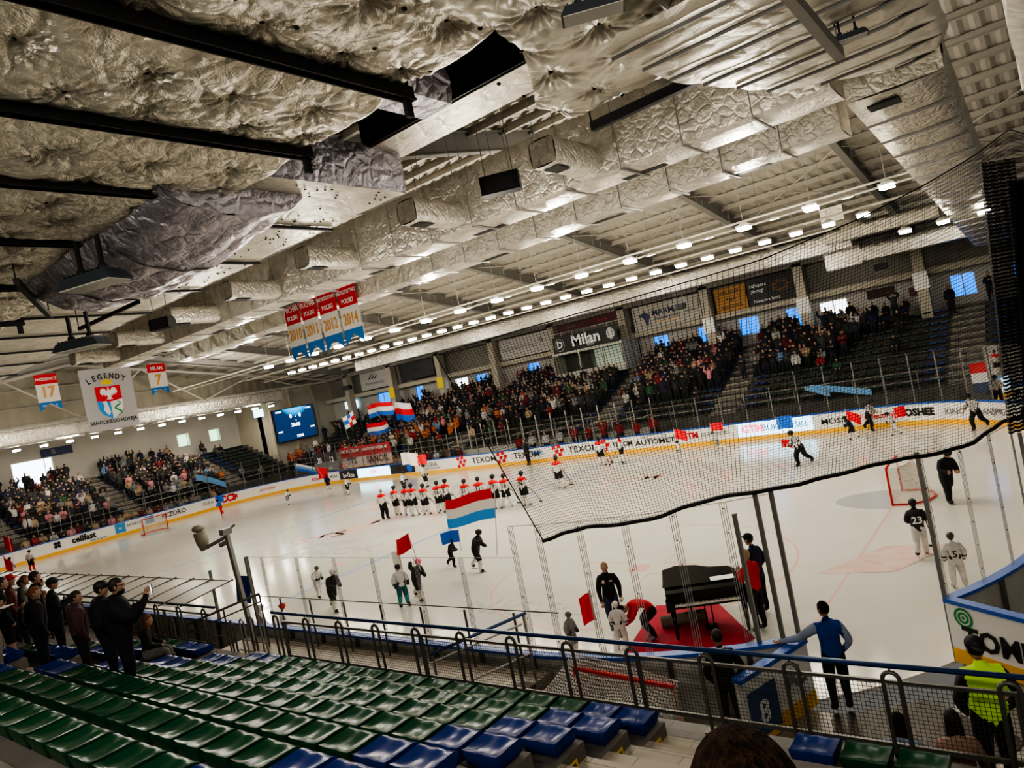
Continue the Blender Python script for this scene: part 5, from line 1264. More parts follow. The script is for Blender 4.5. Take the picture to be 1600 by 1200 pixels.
flag('red flag over the white skater below the far boards, left of the two', (13.7, 25.1, 1.3), (14.35, 25.1, 1.15), .55, [FR], ((13.72, 25.1, .6), (13.7, 25.1, 1.9)), .08)
flag('red flag over the blurred grey skater before the GTM advert', (14.8, 27.4, 1.15), (15.5, 27.4, 1.2), .45, [FR], ((14.9, 27.4, .5), (14.8, 27.4, 1.65)), .06)
flag('red flag beside the navy clad child at the far boards', (22.0, 27.05, 1.0), (22.6, 27.0, .75), .5, [FR], ((22.1, 27.05, .5), (22.0, 27.05, 1.6)), .08)
flag('red flag over the child in white near the far right boards', (24.1, 27.0, .8), (24.6, 27.0, .95), .5, [FR], ((24.3, 27, .4), (24.1, 27, 1.4)), .08)
flag('blue flag upright beside the leaning referee', (18.8, 26.4, 1.0), (19.6, 26.3, 1.05), .65, [FB], ((19.2, 26.4, .4), (18.8, 26.4, 1.7)), .05)
flag('small red flag held low by the leaning referee', (20.4, 21.6, .9), (20.9, 21.6, .85), .35, [FR], ((20.6, 21.6, .5), (20.4, 21.6, 1.3)), .05)
flag('red flag behind the left far boards lettering, near the dark clad child', (-21.2, 27.2, 1.0), (-19.9, 27.1, .9), 1.0, [FR], ((-20.2, 27.1, .5), (-21.2, 27.2, 2.0)), .1)
flag('white flag waved before the dark far advert', (-8.2, 25.2, 1.6), (-6.6, 25.2, 1.5), .9, [FW], ((-6.6, 25.2, .8), (-6.6, 25.2, 2.5)), .2)
flag('small red flag next to the white flag at the far boards', (-5.3, 24, 1.55), (-4.5, 24, 1.7), .7, [FR], ((-4.9, 24, .9), (-5.3, 24, 2.3)), .1)
flag('blue flag carried by the skater at the left end boards', (-25.3, 19.8, 1.05), (-24.1, 19.8, 1.1), .5, [FB], ((-24.7, 19.8, .6), (-25.3, 19.8, 1.6)), .08)
flag('red flag of the left group, upper one at the far left corner', (-25.8, 5.2, 1.8), (-24.7, 5.2, 1.6), .9, [FR], ((-24.7, 5.2, .8), (-24.7, 5.2, 2.6)), .15)
flag('red flag of the left group, lower one beside the far left corner', (-23.6, 4.4, .7), (-22.4, 4.3, .4), .9, [FR], ((-22.9, 4.4, .4), (-23.6, 4.4, 1.7)), .15)
flag('red flag edge at the very left above the red cap', (-24.5, 2.6, .6), (-22.7, 2.5, .5), .7, [FR], None, .1)
flag('big red white and blue supporters flag, upper one in the left of the far stand', (-22.3, 35, 5.15), (-19.0, 35, 5.3), 1.25, [FB, FW, FR], ((-19.0, 35, 3.3), (-22.3, 35, 6.6)), .3)
flag('big red white and blue supporters flag, lower one in the far stand', (-22.0, 34.2, 3.5), (-18.9, 34.2, 3.7), 1.15, [FB, FW, FR], ((-19.3, 34.2, 3.0), (-22.0, 34.2, 4.9)), .35, seed=2)
flag('red white and blue supporters flag seen folded, right of the two big ones', (-19.2, 35.6, 4.5), (-17.0, 35.6, 4.3), 1.7, [FB, FR, FW], ((-17.2, 35.6, 3.3), (-19.2, 35.6, 6.4)), .35, seed=1)
r = root('flag', 'chequered red white and blue supporters flag near the scoreboard', 'flag', (-25.2, 35, 4.5)); b = MB()
b.grid(lambda a, c: (-26.1+1.9*a-.25*c, 35+.1*math.sin(a*5), 4.5+1.2*c+.5*a), 3, 3, 0, lambda a, c: (1, 0, 1, 2, 1, 0, 1, 2, 1)[int(a*3+.1)+3*int(c*3+.1)]); obj('flag_cloth', b, [FR, FW, FB], r)
b = MB(); b.tube([(-26, 35, 3.2), (-26.4, 35, 6)], .02, 5); obj('pole', b, WSTEEL, r)
LBL = mat('scarf_light_blue', (.16, .36, .62), .6)
flag('pale blue long scarf draped behind the end glass above the CCM lettering', (-31, 21.5, 2.9), (-31, 24.2, 1.6), .55, [LBL], None, .1)
flag('pale blue long banner draped in the far right stand above the boards', (19.2, 32.1, 2.2), (22.3, 32.1, 1.55), .35, [LBL], None, .08)
flag('pale blue scarf end hanging left of the long one at the far right', (18.9, 32.0, 2.3), (20.2, 32.0, 1.75), .25, [LBL], None, .05)
flag('dark blue striped flag behind the left corner glass', (-27.8, 29.5, 1.7), (-25.6, 30.5, .9), .7, [FB, LBL, FW], None, .12)
# ------------------------------------------------------------------ people
SK = mat('skin', (.42, .25, .17), .55); SKD = mat('skin_mouth', (.30, .17, .12), .6)  # second tone is a darker skin colour for the mouth
HAIRB = mat('hair_dark', (.02, .014, .01), .6); HAIRN = mottle('hair_brown', (.016, .009, .006), (.05, .026, .015), 60, .9, 1.0, 0, 4, .15, (1, 1, .25)); HAIRG = mat('hair_grey', (.22, .20, .18), .7); HAIRR = mat('hair_auburn', (.16, .06, .025), .6)
HAIRL = mat('hair_light', (.35, .23, .12), .6)
def cloth(name, c, r=.8): return mottle('cloth_'+name, (c[0]*.8, c[1]*.8, c[2]*.8), c, 6, r, .15)
CTOP = mat('cloth_crowd_top', (.1, .1, .1), .85, objcol=True)
CBOT = mat('cloth_crowd_bottom', (.02, .022, .03), .85)
CHAIR = mat('hair_crowd', (.035, .022, .015), .7)
BASE = dict(
    pelvis=((0, 0, .95), .135), spine=((0, 0, 1.12), .125), chest=((0, .0, 1.32), .145), neck=((0, .0, 1.47), .06), head0=((0, .02, 1.55), .055),
    shL=((-.17, 0, 1.40), .075), elL=((-.24, -.02, 1.12), .05), wrL=((-.22, .09, .89), .034), haL=((-.21, .12, .81), .036),
    shR=((.17, 0, 1.40), .075), elR=((.24, -.02, 1.12), .05), wrR=((.22, .09, .89), .034), haR=((.21, .12, .81), .036),
    hiL=((-.095, 0, .88), .105), knL=((-.11, .02, .49), .065), anL=((-.11, -.02, .10), .045), toL=((-.12, .14, .045), .042),
    hiR=((.095, 0, .88), .105), knR=((.11, .02, .49), .065), anR=((.11, -.02, .10), .045), toR=((.12, .14, .045), .042))
BONES = [('pelvis', 'spine', 2), ('spine', 'chest', 2), ('chest', 'neck', 2), ('neck', 'head0', 0),
         ('chest', 'shL', 2), ('shL', 'elL', 2), ('elL', 'wrL', 2), ('wrL', 'haL', 0), ('chest', 'shR', 2), ('shR', 'elR', 2), ('elR', 'wrR', 2), ('wrR', 'haR', 0),
         ('pelvis', 'hiL', 3), ('hiL', 'knL', 3), ('knL', 'anL', 3), ('anL', 'toL', 4), ('pelvis', 'hiR', 3), ('hiR', 'knR', 3), ('knR', 'anR', 3), ('anR', 'toR', 4)]
POSES = {
    'stand': {},
    'clap': dict(elL=(-.25, .06, 1.14), wrL=(-.10, .26, 1.24), haL=(-.03, .30, 1.30), elR=(.25, .06, 1.14), wrR=(.10, .26, 1.24), haR=(.03, .30, 1.30)),
    'pockets': dict(elL=(-.29, -.06, 1.14), wrL=(-.20, .06, .96), haL=(-.16, .09, .92), elR=(.29, -.06, 1.14), wrR=(.20, .06, .96), haR=(.16, .09, .92)),
    'armup': dict(elR=(.36, .05, 1.60), wrR=(.33, .08, 1.85), haR=(.32, .10, 1.94), elL=(-.25, .05, 1.13), wrL=(-.12, .2, 1.05), haL=(-.08, .24, 1.08)),
    'bothup': dict(elR=(.33, .05, 1.58), wrR=(.22, .08, 1.82), haR=(.2, .10, 1.9), elL=(-.33, .05, 1.58), wrL=(-.22, .08, 1.82), haL=(-.2, .1, 1.9)),
    'fold': dict(elL=(-.26, .04, 1.13), wrL=(.02, .20, 1.13), haL=(.10, .20, 1.15), elR=(.26, .04, 1.13), wrR=(-.02, .22, 1.17), haR=(-.10, .2, 1.18)),
    'sit': dict(pelvis=(0, 0, .50), spine=(0, .03, .68), chest=(0, .06, .88), neck=(0, .08, 1.03), head0=(0, .10, 1.10), shL=(-.17, .06, .96), shR=(.17, .06, .96), elL=(-.23, .12, .70), elR=(.23, .12, .70),
        wrL=(-.13, .32, .62), haL=(-.1, .38, .6), wrR=(.13, .32, .62), haR=(.1, .38, .6), hiL=(-.1, .02, .47), hiR=(.1, .02, .47), knL=(-.13, .44, .48), knR=(.13, .44, .48), anL=(-.13, .42, .10), anR=(.13, .42, .10), toL=(-.13, .57, .045), toR=(.13, .57, .045)),
    'skate': dict(spine=(0, .06, 1.06), pelvis=(0, -.02, .90), chest=(0, .16, 1.24), neck=(0, .22, 1.38), head0=(0, .25, 1.45), shL=(-.18, .15, 1.31), shR=(.18, .15, 1.31), elL=(-.26, .14, 1.05), elR=(.28, .22, 1.06), wrL=(-.16, .36, .98), wrR=(.18, .42, 1.02), haL=(-.12, .42, .96), haR=(.14, .5, 1.02),
        hiL=(-.1, -.02, .84), hiR=(.1, -.02, .84), knL=(-.12, -.10, .50), anL=(-.16, -.42, .28), toL=(-.17, -.32, .14), knR=(.12, .20, .48), anR=(.11, .12, .10), toR=(.11, .28, .045)),
    'hockey': dict(elL=(-.30, .0, 1.13), wrL=(-.27, .13, .93), haL=(-.25, .18, .86), elR=(.30, .0, 1.13), wrR=(.27, .13, .93), haR=(.25, .18, .86), knL=(-.14, .05, .49), knR=(.14, .05, .49), anL=(-.16, -.02, .13), anR=(.16, -.02, .13), toL=(-.18, .14, .08), toR=(.18, .14, .08)),
    'walk': dict(knL=(-.1, .14, .5), anL=(-.1, .22, .11), toL=(-.1, .37, .06), knR=(.1, -.02, .49), anR=(.1, -.25, .16), toR=(.1, -.14, .05), elL=(-.25, -.1, 1.13), wrL=(-.24, -.08, .9), haL=(-.24, -.06, .82)),
    'phone': dict(elR=(.30, .14, 1.18), wrR=(.20, .36, 1.40), haR=(.18, .40, 1.47), elL=(-.27, .02, 1.12), wrL=(-.02, .30, 1.30), haL=(.10, .37, 1.38)),
    'lean': dict(elL=(-.42, .12, 1.22), wrL=(-.66, .22, 1.16), haL=(-.74, .25, 1.15), elR=(.28, -.08, 1.14), wrR=(.18, .03, .96), haR=(.14, .06, .93)),
    'bend': dict(pelvis=(0, -.15, .72), spine=(0, .02, .86), chest=(0, .22, .92), neck=(0, .36, .90), head0=(0, .42, .86), shL=(-.17, .24, .88), shR=(.17, .24, .88), elL=(-.2, .36, .62), elR=(.2, .36, .62), wrL=(-.12, .5, .50), wrR=(.12, .5, .5), haL=(-.08, .55, .45), haR=(.08, .55, .45), hiL=(-.1, -.15, .68), hiR=(.1, -.15, .68), knL=(-.15, .15, .45), knR=(.15, .15, .45), anL=(-.13, -.1, .1), anR=(.13, -.1, .1), toL=(-.13, .06, .045), toR=(.13, .06, .045)),
}
def seg_d(p, a, b_):
    ab = b_-a; t = max(0, min(1, (p-a).dot(ab)/max(1e-9, ab.length_squared))); return (p-(a+ab*t)).length
def body_mesh(name, pose='stand', mats=None, sub=1, bulk=1.0, gear=False, head='plain', slotfn=None, look=0.0, tilt=0.0, fingers=False, width=1.0, over=None, bones=None):
    J = {k: [Vector(v[0]), v[1]] for k, v in BASE.items()}
    for k, v in POSES[pose].items(): J[k][0] = Vector(v)
    if over:
        for k, v in over.items(): J[k][0] = Vector(v)
    for k in J:
        if k in ('spine', 'chest', 'pelvis', 'shL', 'shR', 'elL', 'elR'): J[k][1] *= bulk
        if width != 1 and k not in ('haL', 'haR'): J[k][0].x *= width
    if gear:
        for k, f in (('shL', 1.25), ('shR', 1.25), ('elL', 1.75), ('elR', 1.75), ('wrL', 1.9), ('wrR', 1.9), ('haL', 1.8), ('haR', 1.8), ('hiL', 1.2), ('hiR', 1.2), ('knL', 1.45), ('knR', 1.45), ('anL', 1.5), ('anR', 1.5), ('toL', 1.25), ('toR', 1.25), ('chest', 1.22), ('spine', 1.42), ('pelvis', 1.3)): J[k][1] *= f
    names = list(J); idx = {n_: i for i, n_ in enumerate(names)}
    me = bpy.data.meshes.new(name+'_rig')
    me.from_pydata([tuple(J[n_][0]) for n_ in names], [(idx[a], idx[c]) for a, c, _ in BONES], [])
    o = bpy.data.objects.new('tmp', me); COL.objects.link(o)
    sk = o.modifiers.new('skin', 'SKIN'); sk.use_smooth_shade = True; sk.branch_smoothing = .3
    sv = me.skin_vertices[0].data
    for i, n_ in enumerate(names):
        q = J[n_][1]*(1.22 if n_ not in ('neck', 'head0') else 1.1); sv[i].radius = (q, q*(.78 if n_ in ('chest', 'spine', 'pelvis') else 1)); sv[i].use_root = (n_ == 'pelvis')
    if sub: s_ = o.modifiers.new('sub', 'SUBSURF'); s_.levels = sub; s_.render_levels = sub
    dg = bpy.context.evaluated_depsgraph_get(); dg.update()
    m2 = bpy.data.meshes.new_from_object(o.evaluated_get(dg))
    b = MB(); b.v = [tuple(v.co) for v in m2.vertices]
    segs = [(J[a][0], J[c][0], (J[a][1]+J[c][1])/2, s) for a, c, s in (bones or BONES)]
    for p in m2.polygons:
        b.f.append(tuple(p.vertices)); c = p.center
        best = min(segs, key=lambda g: seg_d(c, g[0], g[1])/g[2]); s = best[3]
        if slotfn: s = slotfn(c, s, J)
        b.m.append(s)
    bpy.data.objects.remove(o); bpy.data.meshes.remove(m2); bpy.data.meshes.remove(me)
    # head
    h0 = J['head0'][0]; up = (J['head0'][0]-J['neck'][0]).normalized(); hc = h0 + up*.10 + Vector((0, .015, 0))
    nu, nv = (20, 14) if sub > 1 else (10, 7)
    hb = MB()
    if head == 'helmet': hb.ball((0, .0, .0), .095, .11, .125, nu, nv, 0, lambda x, y, z: 1 if (z > .05 or y < -.15 or abs(x) > .85) else 0); hb.ball((0, -.005, .03), .12, .145, .118, nu, nv, 1, None)
    else:
        hb.ball((0, 0, 0), .077, .097, .122, nu, nv, 0, lambda x, y, z: 1 if (z > .45 or (y < -.05 and z > -.45) or (y < .35 and z > .1)) else 0)
        hb.ball((0, -.012, .022), .084, .104, .112, nu, nv, 1, lambda x, y, z: 1)
        # keep the hair shell behind the hairline
        o0 = nu*(nv+1)
        for i in range(o0, len(hb.v)):
            x, y, z = hb.v[i]
            if y > .03 and z < .065: hb.v[i] = (x*.82, y*.55, z*.9)
        hb.add([(-.012, .088, .005), (.012, .088, .005), (.016, .092, -.03), (-.016, .092, -.03), (0, .118, -.028)], [(0, 1, 4), (1, 2, 4), (2, 3, 4), (3, 0, 4)], 0)
        for s in (-1, 1): hb.ball((s*.079, -.005, -.01), .012, .022, .03, 6, 4, 0)
        if sub > 1:
            for s in (-1, 1): hb.ball((s*.030, .083, .012), .013, .008, .007, 8, 5, 4)
            hb.ball((0, .087, -.058), .024, .008, .007, 8, 5, 6 if mats and len(mats) > 6 else 0)
            hb.ball((0, .045, -.105), .03, .035, .02, 8, 6, 0)
    if head == 'cap' or head == 'capback':
        sgn = 1 if head == 'cap' else -1
        hb.ball((0, -.008, .045), .092, .112, .092, nu, nv, 5, None); hb.add([(-.07, sgn*.085, .05), (.07, sgn*.085, .05), (.055, sgn*.19, .035), (-.055, sgn*.19, .035), (-.07, sgn*.085, .06), (.07, sgn*.085, .06), (.055, sgn*.19, .043), (-.055, sgn*.19, .043)], [(0, 1, 2, 3), (7, 6, 5, 4), (0, 4, 5, 1), (1, 5, 6, 2), (2, 6, 7, 3), (3, 7, 4, 0)], 5)
    if head == 'long':
        hb.grid(lambda a, c: (.088*math.cos(PI*a+PI)*(1+.15*c), -.02-.085*abs(math.sin(PI*a)), .04-.30*c), 10, 6, 1)
        hb.ball((0, -.05, -.12), .075, .055, .16, 10, 8, 1)
    if head == 'bun': hb.ball((0, -.12, .03), .045, .04, .045, 8, 6, 1)
    if head == 'beard': hb.ball((0, .035, -.075), .066, .064, .055, 12, 8, 1)
    if head in ('beard',): # glasses
        hb.tube([(-.078, .0, .02), (-.05, .10, .015), (-.01, .108, .015)], .004, 4, 4); hb.tube([(.078, .0, .02), (.05, .10, .015), (.01, .108, .015)], .004, 4, 4)
    Rm = Matrix.Rotation(look, 3, 'Z') @ Matrix.Rotation(tilt, 3, 'X')
    q = Vector((0, 0, 1)).rotation_difference(up).to_matrix() if pose == 'bend' else Matrix.Identity(3)
    o0 = len(b.v)
    for v in hb.v: b.v.append(tuple(hc + Rm @ (q @ Vector(v))))
    for f, m_ in zip(hb.f, hb.m): b.f.append(tuple(i+o0 for i in f)); b.m.append(m_)
    # hands
    if fingers:
        for s in ('L', 'R'):
            w0, h_ = J['wr'+s][0], J['ha'+s][0]; d = (h_-w0).normalized(); sx = -1 if s == 'L' else 1
            sd = d.cross(Vector((0, 0, 1) if abs(d.z) < .8 else (0, 1, 0))).normalized(); pn = sd.cross(d)
            for k, L_ in enumerate((.062, .074, .078, .066)):
                p = h_ + sd*(k-1.5)*.019 + d*.01; b.tube([p, p+d*L_*.55+pn*.006, p+d*L_+pn*.024], [.010, .009, .007], 6, 0)
            t0 = w0.lerp(h_, .7)-sd*.03; b.tube([t0, t0-sd*.03+d*.03, t0-sd*.034+d*.062], [.012, .011, .008], 6, 0)
    if gear:   # blades
        for s in ('L', 'R'):
            a_, t_ = J['an'+s][0], J['to'+s][0]; dd = (t_-a_); dd.z = 0; dd.normalize(); zb = min(t_.z, a_.z)-.075
            b.obox((a_.x-dd.x*.06, a_.y-dd.y*.06, max(zb, .006)+.015), (a_.x+dd.x*.24, a_.y+dd.y*.24, (max(t_.z-.08, .006))+.015), .012, .03, 7 if mats and len(mats) > 7 else 4)
    if mats is None: mats = [SK, CHAIR, CTOP, CBOT, BLACK, CTOP, SKD, STEEL2]
    out = b.mesh(name, mats, True); return out
def std(hair=HAIRN, top=None, bottom=None, shoe=BLACK, cap=None, skin=SK): return [skin, hair, top or cloth('black', (.012, .012, .014)), bottom or cloth('jeans', (.02, .03, .06)), shoe, cap or BLACK, SKD, STEEL2]
def person(label, x, y, z, rz, h=1.75, pose='stand', mats=None, group=None, sub=2, name='person', cat='person', **kw):
    me = body_mesh('body', pose, mats or std(), sub, **kw)
    r = root(name, label, cat, (x, y, z), rz, group); r.scale = (h/1.77,)*3
    link('body', me, r); return r

# ---- players in the line, backs to the camera
JR = cloth('jersey_red', (.72, .02, .025)); JW = cloth('jersey_white', (.72, .70, .66)); PBK = cloth('pants_black', (.012, .012, .014)); SOCK = cloth('sock_white', (.70, .68, .64))
def hslot(c, s, J):
    if s in (0, 2) and min((c-J['haL'][0]).length, (c-J['haR'][0]).length) < .13: return 1
    if s == 2:
        if c.z > J['chest'][0].z+.0 - abs(c.x)*.0: return 5
        return 2
    if s == 3: return 3 if c.z > J['knL'][0].z+.08 else 8
    if s == 0: return 1 if c.z < J['chest'][0].z else 0
    return s
HM = [SK, BLACK, JW, PBK, BLACK, JR, SKD, STEEL2, SOCK]
hp = [body_mesh('body', 'hockey', HM, 1, gear=True, head='helmet', slotfn=hslot), body_mesh('body', 'hockey', HM, 1, gear=True, head='helmet', slotfn=hslot, over=dict(knL=(-.2, .05, .49), anL=(-.26, .02, .13), toL=(-.28, .18, .08)))]
STK = mat('stick_dark', (.03, .03, .03), .5)
def stick_mb(x=.27, y=.2, z=.86, bx=.45, by=.75):
    b = MB(); b.tube([(x-.04, y-.12, z+.35), (x, y, z), (bx, by, .03)], .015, 6); b.obox((bx, by, .035), (bx-.25, by+.12, .035), .02, .07); return b
stk = stick_mb().mesh('hockey_stick', STK)
LN = [(.56, 16.17, '3'), (1.64, 16.03, '7'), (2.22, 15.96, '9'), (3.1, 15.97, '15'), (3.91, 16.24, '16'), (4.34, 16.43, '5'), (5.92, 16.2, '21'), (6.78, 16.32, '11'), (7.68, 16.42, '17'), (8.16, 16.71, '18'), (9.25, 16.77, '74')]
for k, (x, y, num) in enumerate(LN):
    r = root('person', 'red shouldered white jerseyed hockey player, %s from the left in the line' % nth(k+1), 'person', (x, y, 0), .25+.12*((k*7) % 5-2), 'hockey players lined up'); r.scale = (.985+.02*(k % 3-1),)*3
    link('body', hp[k % 2], r); link('hockey_stick', stk, r)
    t = text(num, .30, (0, 0, 0), (PI/2, 0, 0), INK, r, .02, 'jersey_number'); t.location = (0, -.155, 1.16)
    t = text('SANOK', .085, (0, 0, 0), (PI/2, 0, 0), INK, r, .01, 'jersey_name'); t.location = (0, -.165, 1.33)
person('white haired man in red and white jersey at the left end of the player line', .37, 15.42, 0, .3, 1.72, 'hockey', [SK, HAIRG, JW, PBK, BLACK, JR, SKD, STEEL2, PBK], gear=True, slotfn=hslot, sub=1, bulk=.95)
for x, y, rz, lab in ((8.97, 20.3, .3, 'hockey player in red shouldered white jersey standing alone behind the line, seen through the net'), (8.12, 26.2, .2, 'hockey player in red and white jersey near the far boards, left of two'), (9.47, 26.41, 2.2, 'hockey player in red jersey bending by the far boards, right of two')):
    r = root('person', lab, 'person', (x, y, 0), rz); link('body', hp[0], r); link('hockey_stick', stk, r)
NAVY = cloth('navy', (.01, .015, .05)); CBLK = cloth('black', (.012, .012, .014)); GREYT = cloth('grey', (.25, .25, .25))
person('man in long black coat standing at the far boards gate', .22, 29.3, 0, 2.8, 1.88, 'stand', std(HAIRB, CBLK, CBLK), sub=1, bulk=1.1)
# referees
STR = mat('referee_stripes', (.8, .8, .8), .8)
tc = nd(STR, 'ShaderNodeTexCoord'); wv = nd(STR, 'ShaderNodeTexWave'); wv.inputs['Scale'].default_value = 5.5; rp = nd(STR, 'ShaderNodeValToRGB'); rp.color_ramp.interpolation = 'CONSTANT'
rp.color_ramp.elements[0].color = (.012, .012, .012, 1); rp.color_ramp.elements[1].color = (.78, .78, .76, 1); rp.color_ramp.elements[1].position = .5
lk(STR, tc.outputs['Object'], wv.inputs[0]); lk(STR, wv.outputs['Fac'], rp.inputs[0]); lk(STR, rp.outputs[0], bs(STR).inputs['Base Color'])
def refslot(c, s, J): return 5 if (s == 2 and abs(c.x) > .2 and c.z < 1.42) else (1 if s == 1 else s)
def ref(lab, x, y, rz, pose, h=1.75):
    person(lab, x, y, 0, rz, h, pose, [SK, BLACK, STR, PBK, BLACK, STR, SKD, STEEL2], gear=True, head='helmet', sub=1, bulk=.85)
ref('referee in black and white striped shirt skating and leaning before the lit far advert', 21.18, 21.52, 2.4, 'skate'); ref('referee in striped shirt skating along the far right boards', 22.52, 29.2, -1.9, 'skate')
ref('referee in striped shirt with red armbands skating at the far right corner', 27.41, 26.51, 2.6, 'skate', 1.8)
# children skaters
JWH = cloth('jersey_child_white', (.62, .61, .60)); JBK = cloth('jersey_child_black', (.03, .028, .028)); JTL = cloth('shorts_teal', (.02, .12, .13)); PINK = cloth('helmet_pink', (.75, .12, .22)); HWHT = mat('helmet_white', (.62, .60, .58), .4)
def kid(lab, x, y, rz, h, top, bot=PBK, pose='skate', helm=BLACK, sock=SOCK, stick=False, num=None, **kw):
    def sf(c, s, J):
        if s == 3: return 3 if c.z > min(J['knL'][0].z, J['knR'][0].z)+.03 else 8
        if s in (0, 2) and min((c-J['haL'][0]).length, (c-J['haR'][0]).length) < .13: return 5
        if s == 2 and abs(c.z-J['spine'][0].z+.10) < .035: return 5
        return s
    r = person(lab, x, y, 0, rz, h, pose, [SK, helm, top, bot, BLACK, BLACK, SKD, STEEL2, sock], gear=True, head='helmet', sub=1, slotfn=sf, bulk=.95, **kw)
    if stick: link('hockey_stick', stk, r)
    if num:
        t = text(num, .30, (0, 0, 0), (PI/2, 0, 0), INKW if top is JBK else INK, r, .02, 'jersey_number'); t.location = (0, -.155, 1.12)
    return r
E_ = -PI/2
kid('child skater in white jersey and grey helmet, leftmost behind the near glass', 8.94, 4.56, E_-.2, 1.22, JWH, JWH, helm=mat('helmet_grey', (.12, .12, .10), .4))
kid('young skater in black jersey with white helmet gliding right behind the near glass', 11.18, 3.52, E_, 1.5, JBK, JBK, helm=HWHT)
kid('child skater in white jersey and teal shorts beside the pink helmeted child', 13.76, 4.21, E_-.4, 1.35, JWH, JTL, sock=cloth('sock_teal', (.05, .30, .30)), pose='hockey')
kid('child skater in black with a bright pink helmet holding up the red flag', 13.9, 4.75, E_, 1.42, JBK, JBK, helm=PINK, over=dict(elR=(.36, .2, 1.45), wrR=(.40, .30, 1.65), haR=(.4, .32, 1.7)))
kid('small child in black jersey carrying the plain blue flag', 12.44, 7.89, E_+.3, 1.1, JBK, pose='skate', sock=PBK)
kid('taller skater in black jersey and white socks carrying the big striped flag', 14.1, 7.47, E_+.15, 1.55, JBK, PBK, over=dict(elR=(.3, .3, 1.2), wrR=(.26, .5, 1.25), haR=(.22, .56, 1.26)))
kid('dark haired child at the near boards under the red pointed flag', 21.42, 2.2, E_, 1.0, GREYT, GREYT, pose='hockey', helm=mat('helmet_grey', (.12, .12, .10), .4))
kid('child skater in white under a red flag below the far boards', 13.77, 25.13, 1.8, 1.2, JWH, JWH, pose='hockey'); kid('blurred grey clad child skater before the GTM advert', 15.01, 27.49, 1.6, 1.2, JWH, GREYT)
kid('navy clad child skater at the far boards beside a red flag', 22.12, 27.1, 1.7, 1.3, NAVY, PBK); kid('child in white jersey near the far right boards', 24.01, 27.05, 1.6, 1.25, JWH, JWH)
kid('white skater gliding before the dark far advert', -5.81, 22.75, E_, 1.6, JWH); kid('skater in white and black beside the small red flag', -4.89, 23.97, E_+.4, 1.65, JWH, PBK, pose='hockey')
kid('white skater striding near the far left boards', -13.25, 23.81, E_, 1.5, JWH, PBK); kid('small dark clad skater at the far left corner with a red top', -19.83, 26.95, .5, 1.3, NAVY, NAVY, pose='hockey')
kid('small white and grey skater at the left far ice', -17.99, 21.63, E_, 1.3, JWH, GREYT); kid('red legged skater with a blue flag at the left end boards', -24.66, 19.77, 1.8, 1.35, FB, JR, sock=JR)
kid('white skater with red trousers at the far left ice', -24.53, 6.07, .7, 1.4, JWH, PBK, sock=JR, pose='hockey'); kid('white skater among the red flags at the left edge', -23.3, 4.59, .7, 1.4, JWH, JWH, pose='hockey')
kid('small child low beside the piano carpet in white jersey and patterned helmet', 22.35, 2.75, .3, 1.05, JWH, JWH, pose='hockey', helm=HWHT)
kid('goaltender kit child in white jersey with number 5 behind the right glass', 28.35, 7.0, .3, 1.2, JWH, JWH, pose='hockey', num='5', helm=mat('helmet_dark', (.06, .06, .06), .4))
kid('player in black jersey number 23 with a red glove before the right end boards', 27.38, 9.17, .25, 1.45, JBK, JWH, pose='skate', num='23', stick=True)
r = person('skater in black trousers gliding behind the right goal by the grey post', 27.49, 14.2, 0, E_-.9, 1.78, 'skate', [SK, BLACK, CBLK, CBLK, BLACK, CBLK, SKD, STEEL2], gear=True, head='helmet', sub=1, bulk=.85)
# people at the near bench, seen through the glass
kid('white kitted player with red helmet sitting at the bench behind the camera mast', 12.4, .9, -.4, 1.3, JWH, JWH, pose='hockey', helm=RED); kid('white kitted player with white helmet beside the bench opening', 11.6, .7, -.2, 1.3, JWH, JWH, pose='hockey', helm=HWHT)
b = MB(); b.grid(lambda a, c: (11.3+.75*a, .25+.1*c, 1.55+.75*c), 4, 4); thing('blue_banner', b, mat('pennant_blue', (.03, .08, .38), .6), 'dark blue pennant hanging at the bench opening', 'pennant', origin=(11.3, .2, 1.5))
# adults on the carpet
BJ = cloth('jacket_black', (.012, .012, .013)); JN = cloth('jeans_blue', (.035, .06, .13)); RJ = cloth('jacket_red', (.60, .02, .03)); GRS = mat('shoe_grey', (.2, .2, .2), .6)
r = person('man in black jacket and blue jeans walking on the ice beside the piano', 21.83, 3.42, 0, PI-.35+.9, 1.74, 'walk', std(HAIRL, BJ, JN, GRS), tilt=.25, fingers=True, bulk=1.12)
b = MB(); b.box(.06, .12, .128, .15, 1.30, 1.37, 0); b.box(-.12, -.05, .128, .15, 1.32, 1.345, 0); link('jacket_badge', b.mesh('jacket_badge', mat('badge', (.75, .6, .55), .6)), r)
person('person in red top bending over next to the rolled mat', 22.75, 3.35, 0, 2.2, 1.7, 'bend', std(HAIRN, cloth('red_top', (.60, .01, .02)), CBLK, GRS))
person('blond man in red jacket standing right of the piano behind the dark post', 24.98, 4.12, 0, 1.2, 1.78, 'clap', std(HAIRL, RJ, CBLK, GRS), fingers=True, bulk=1.05)
person('person in dark blue cap and jacket standing behind the red jacketed man', 24.75, 5.05, 0, 1.4, 1.85, 'pockets', std(HAIRB, NAVY, CBLK, GRS, cap=CBLK), head='cap')
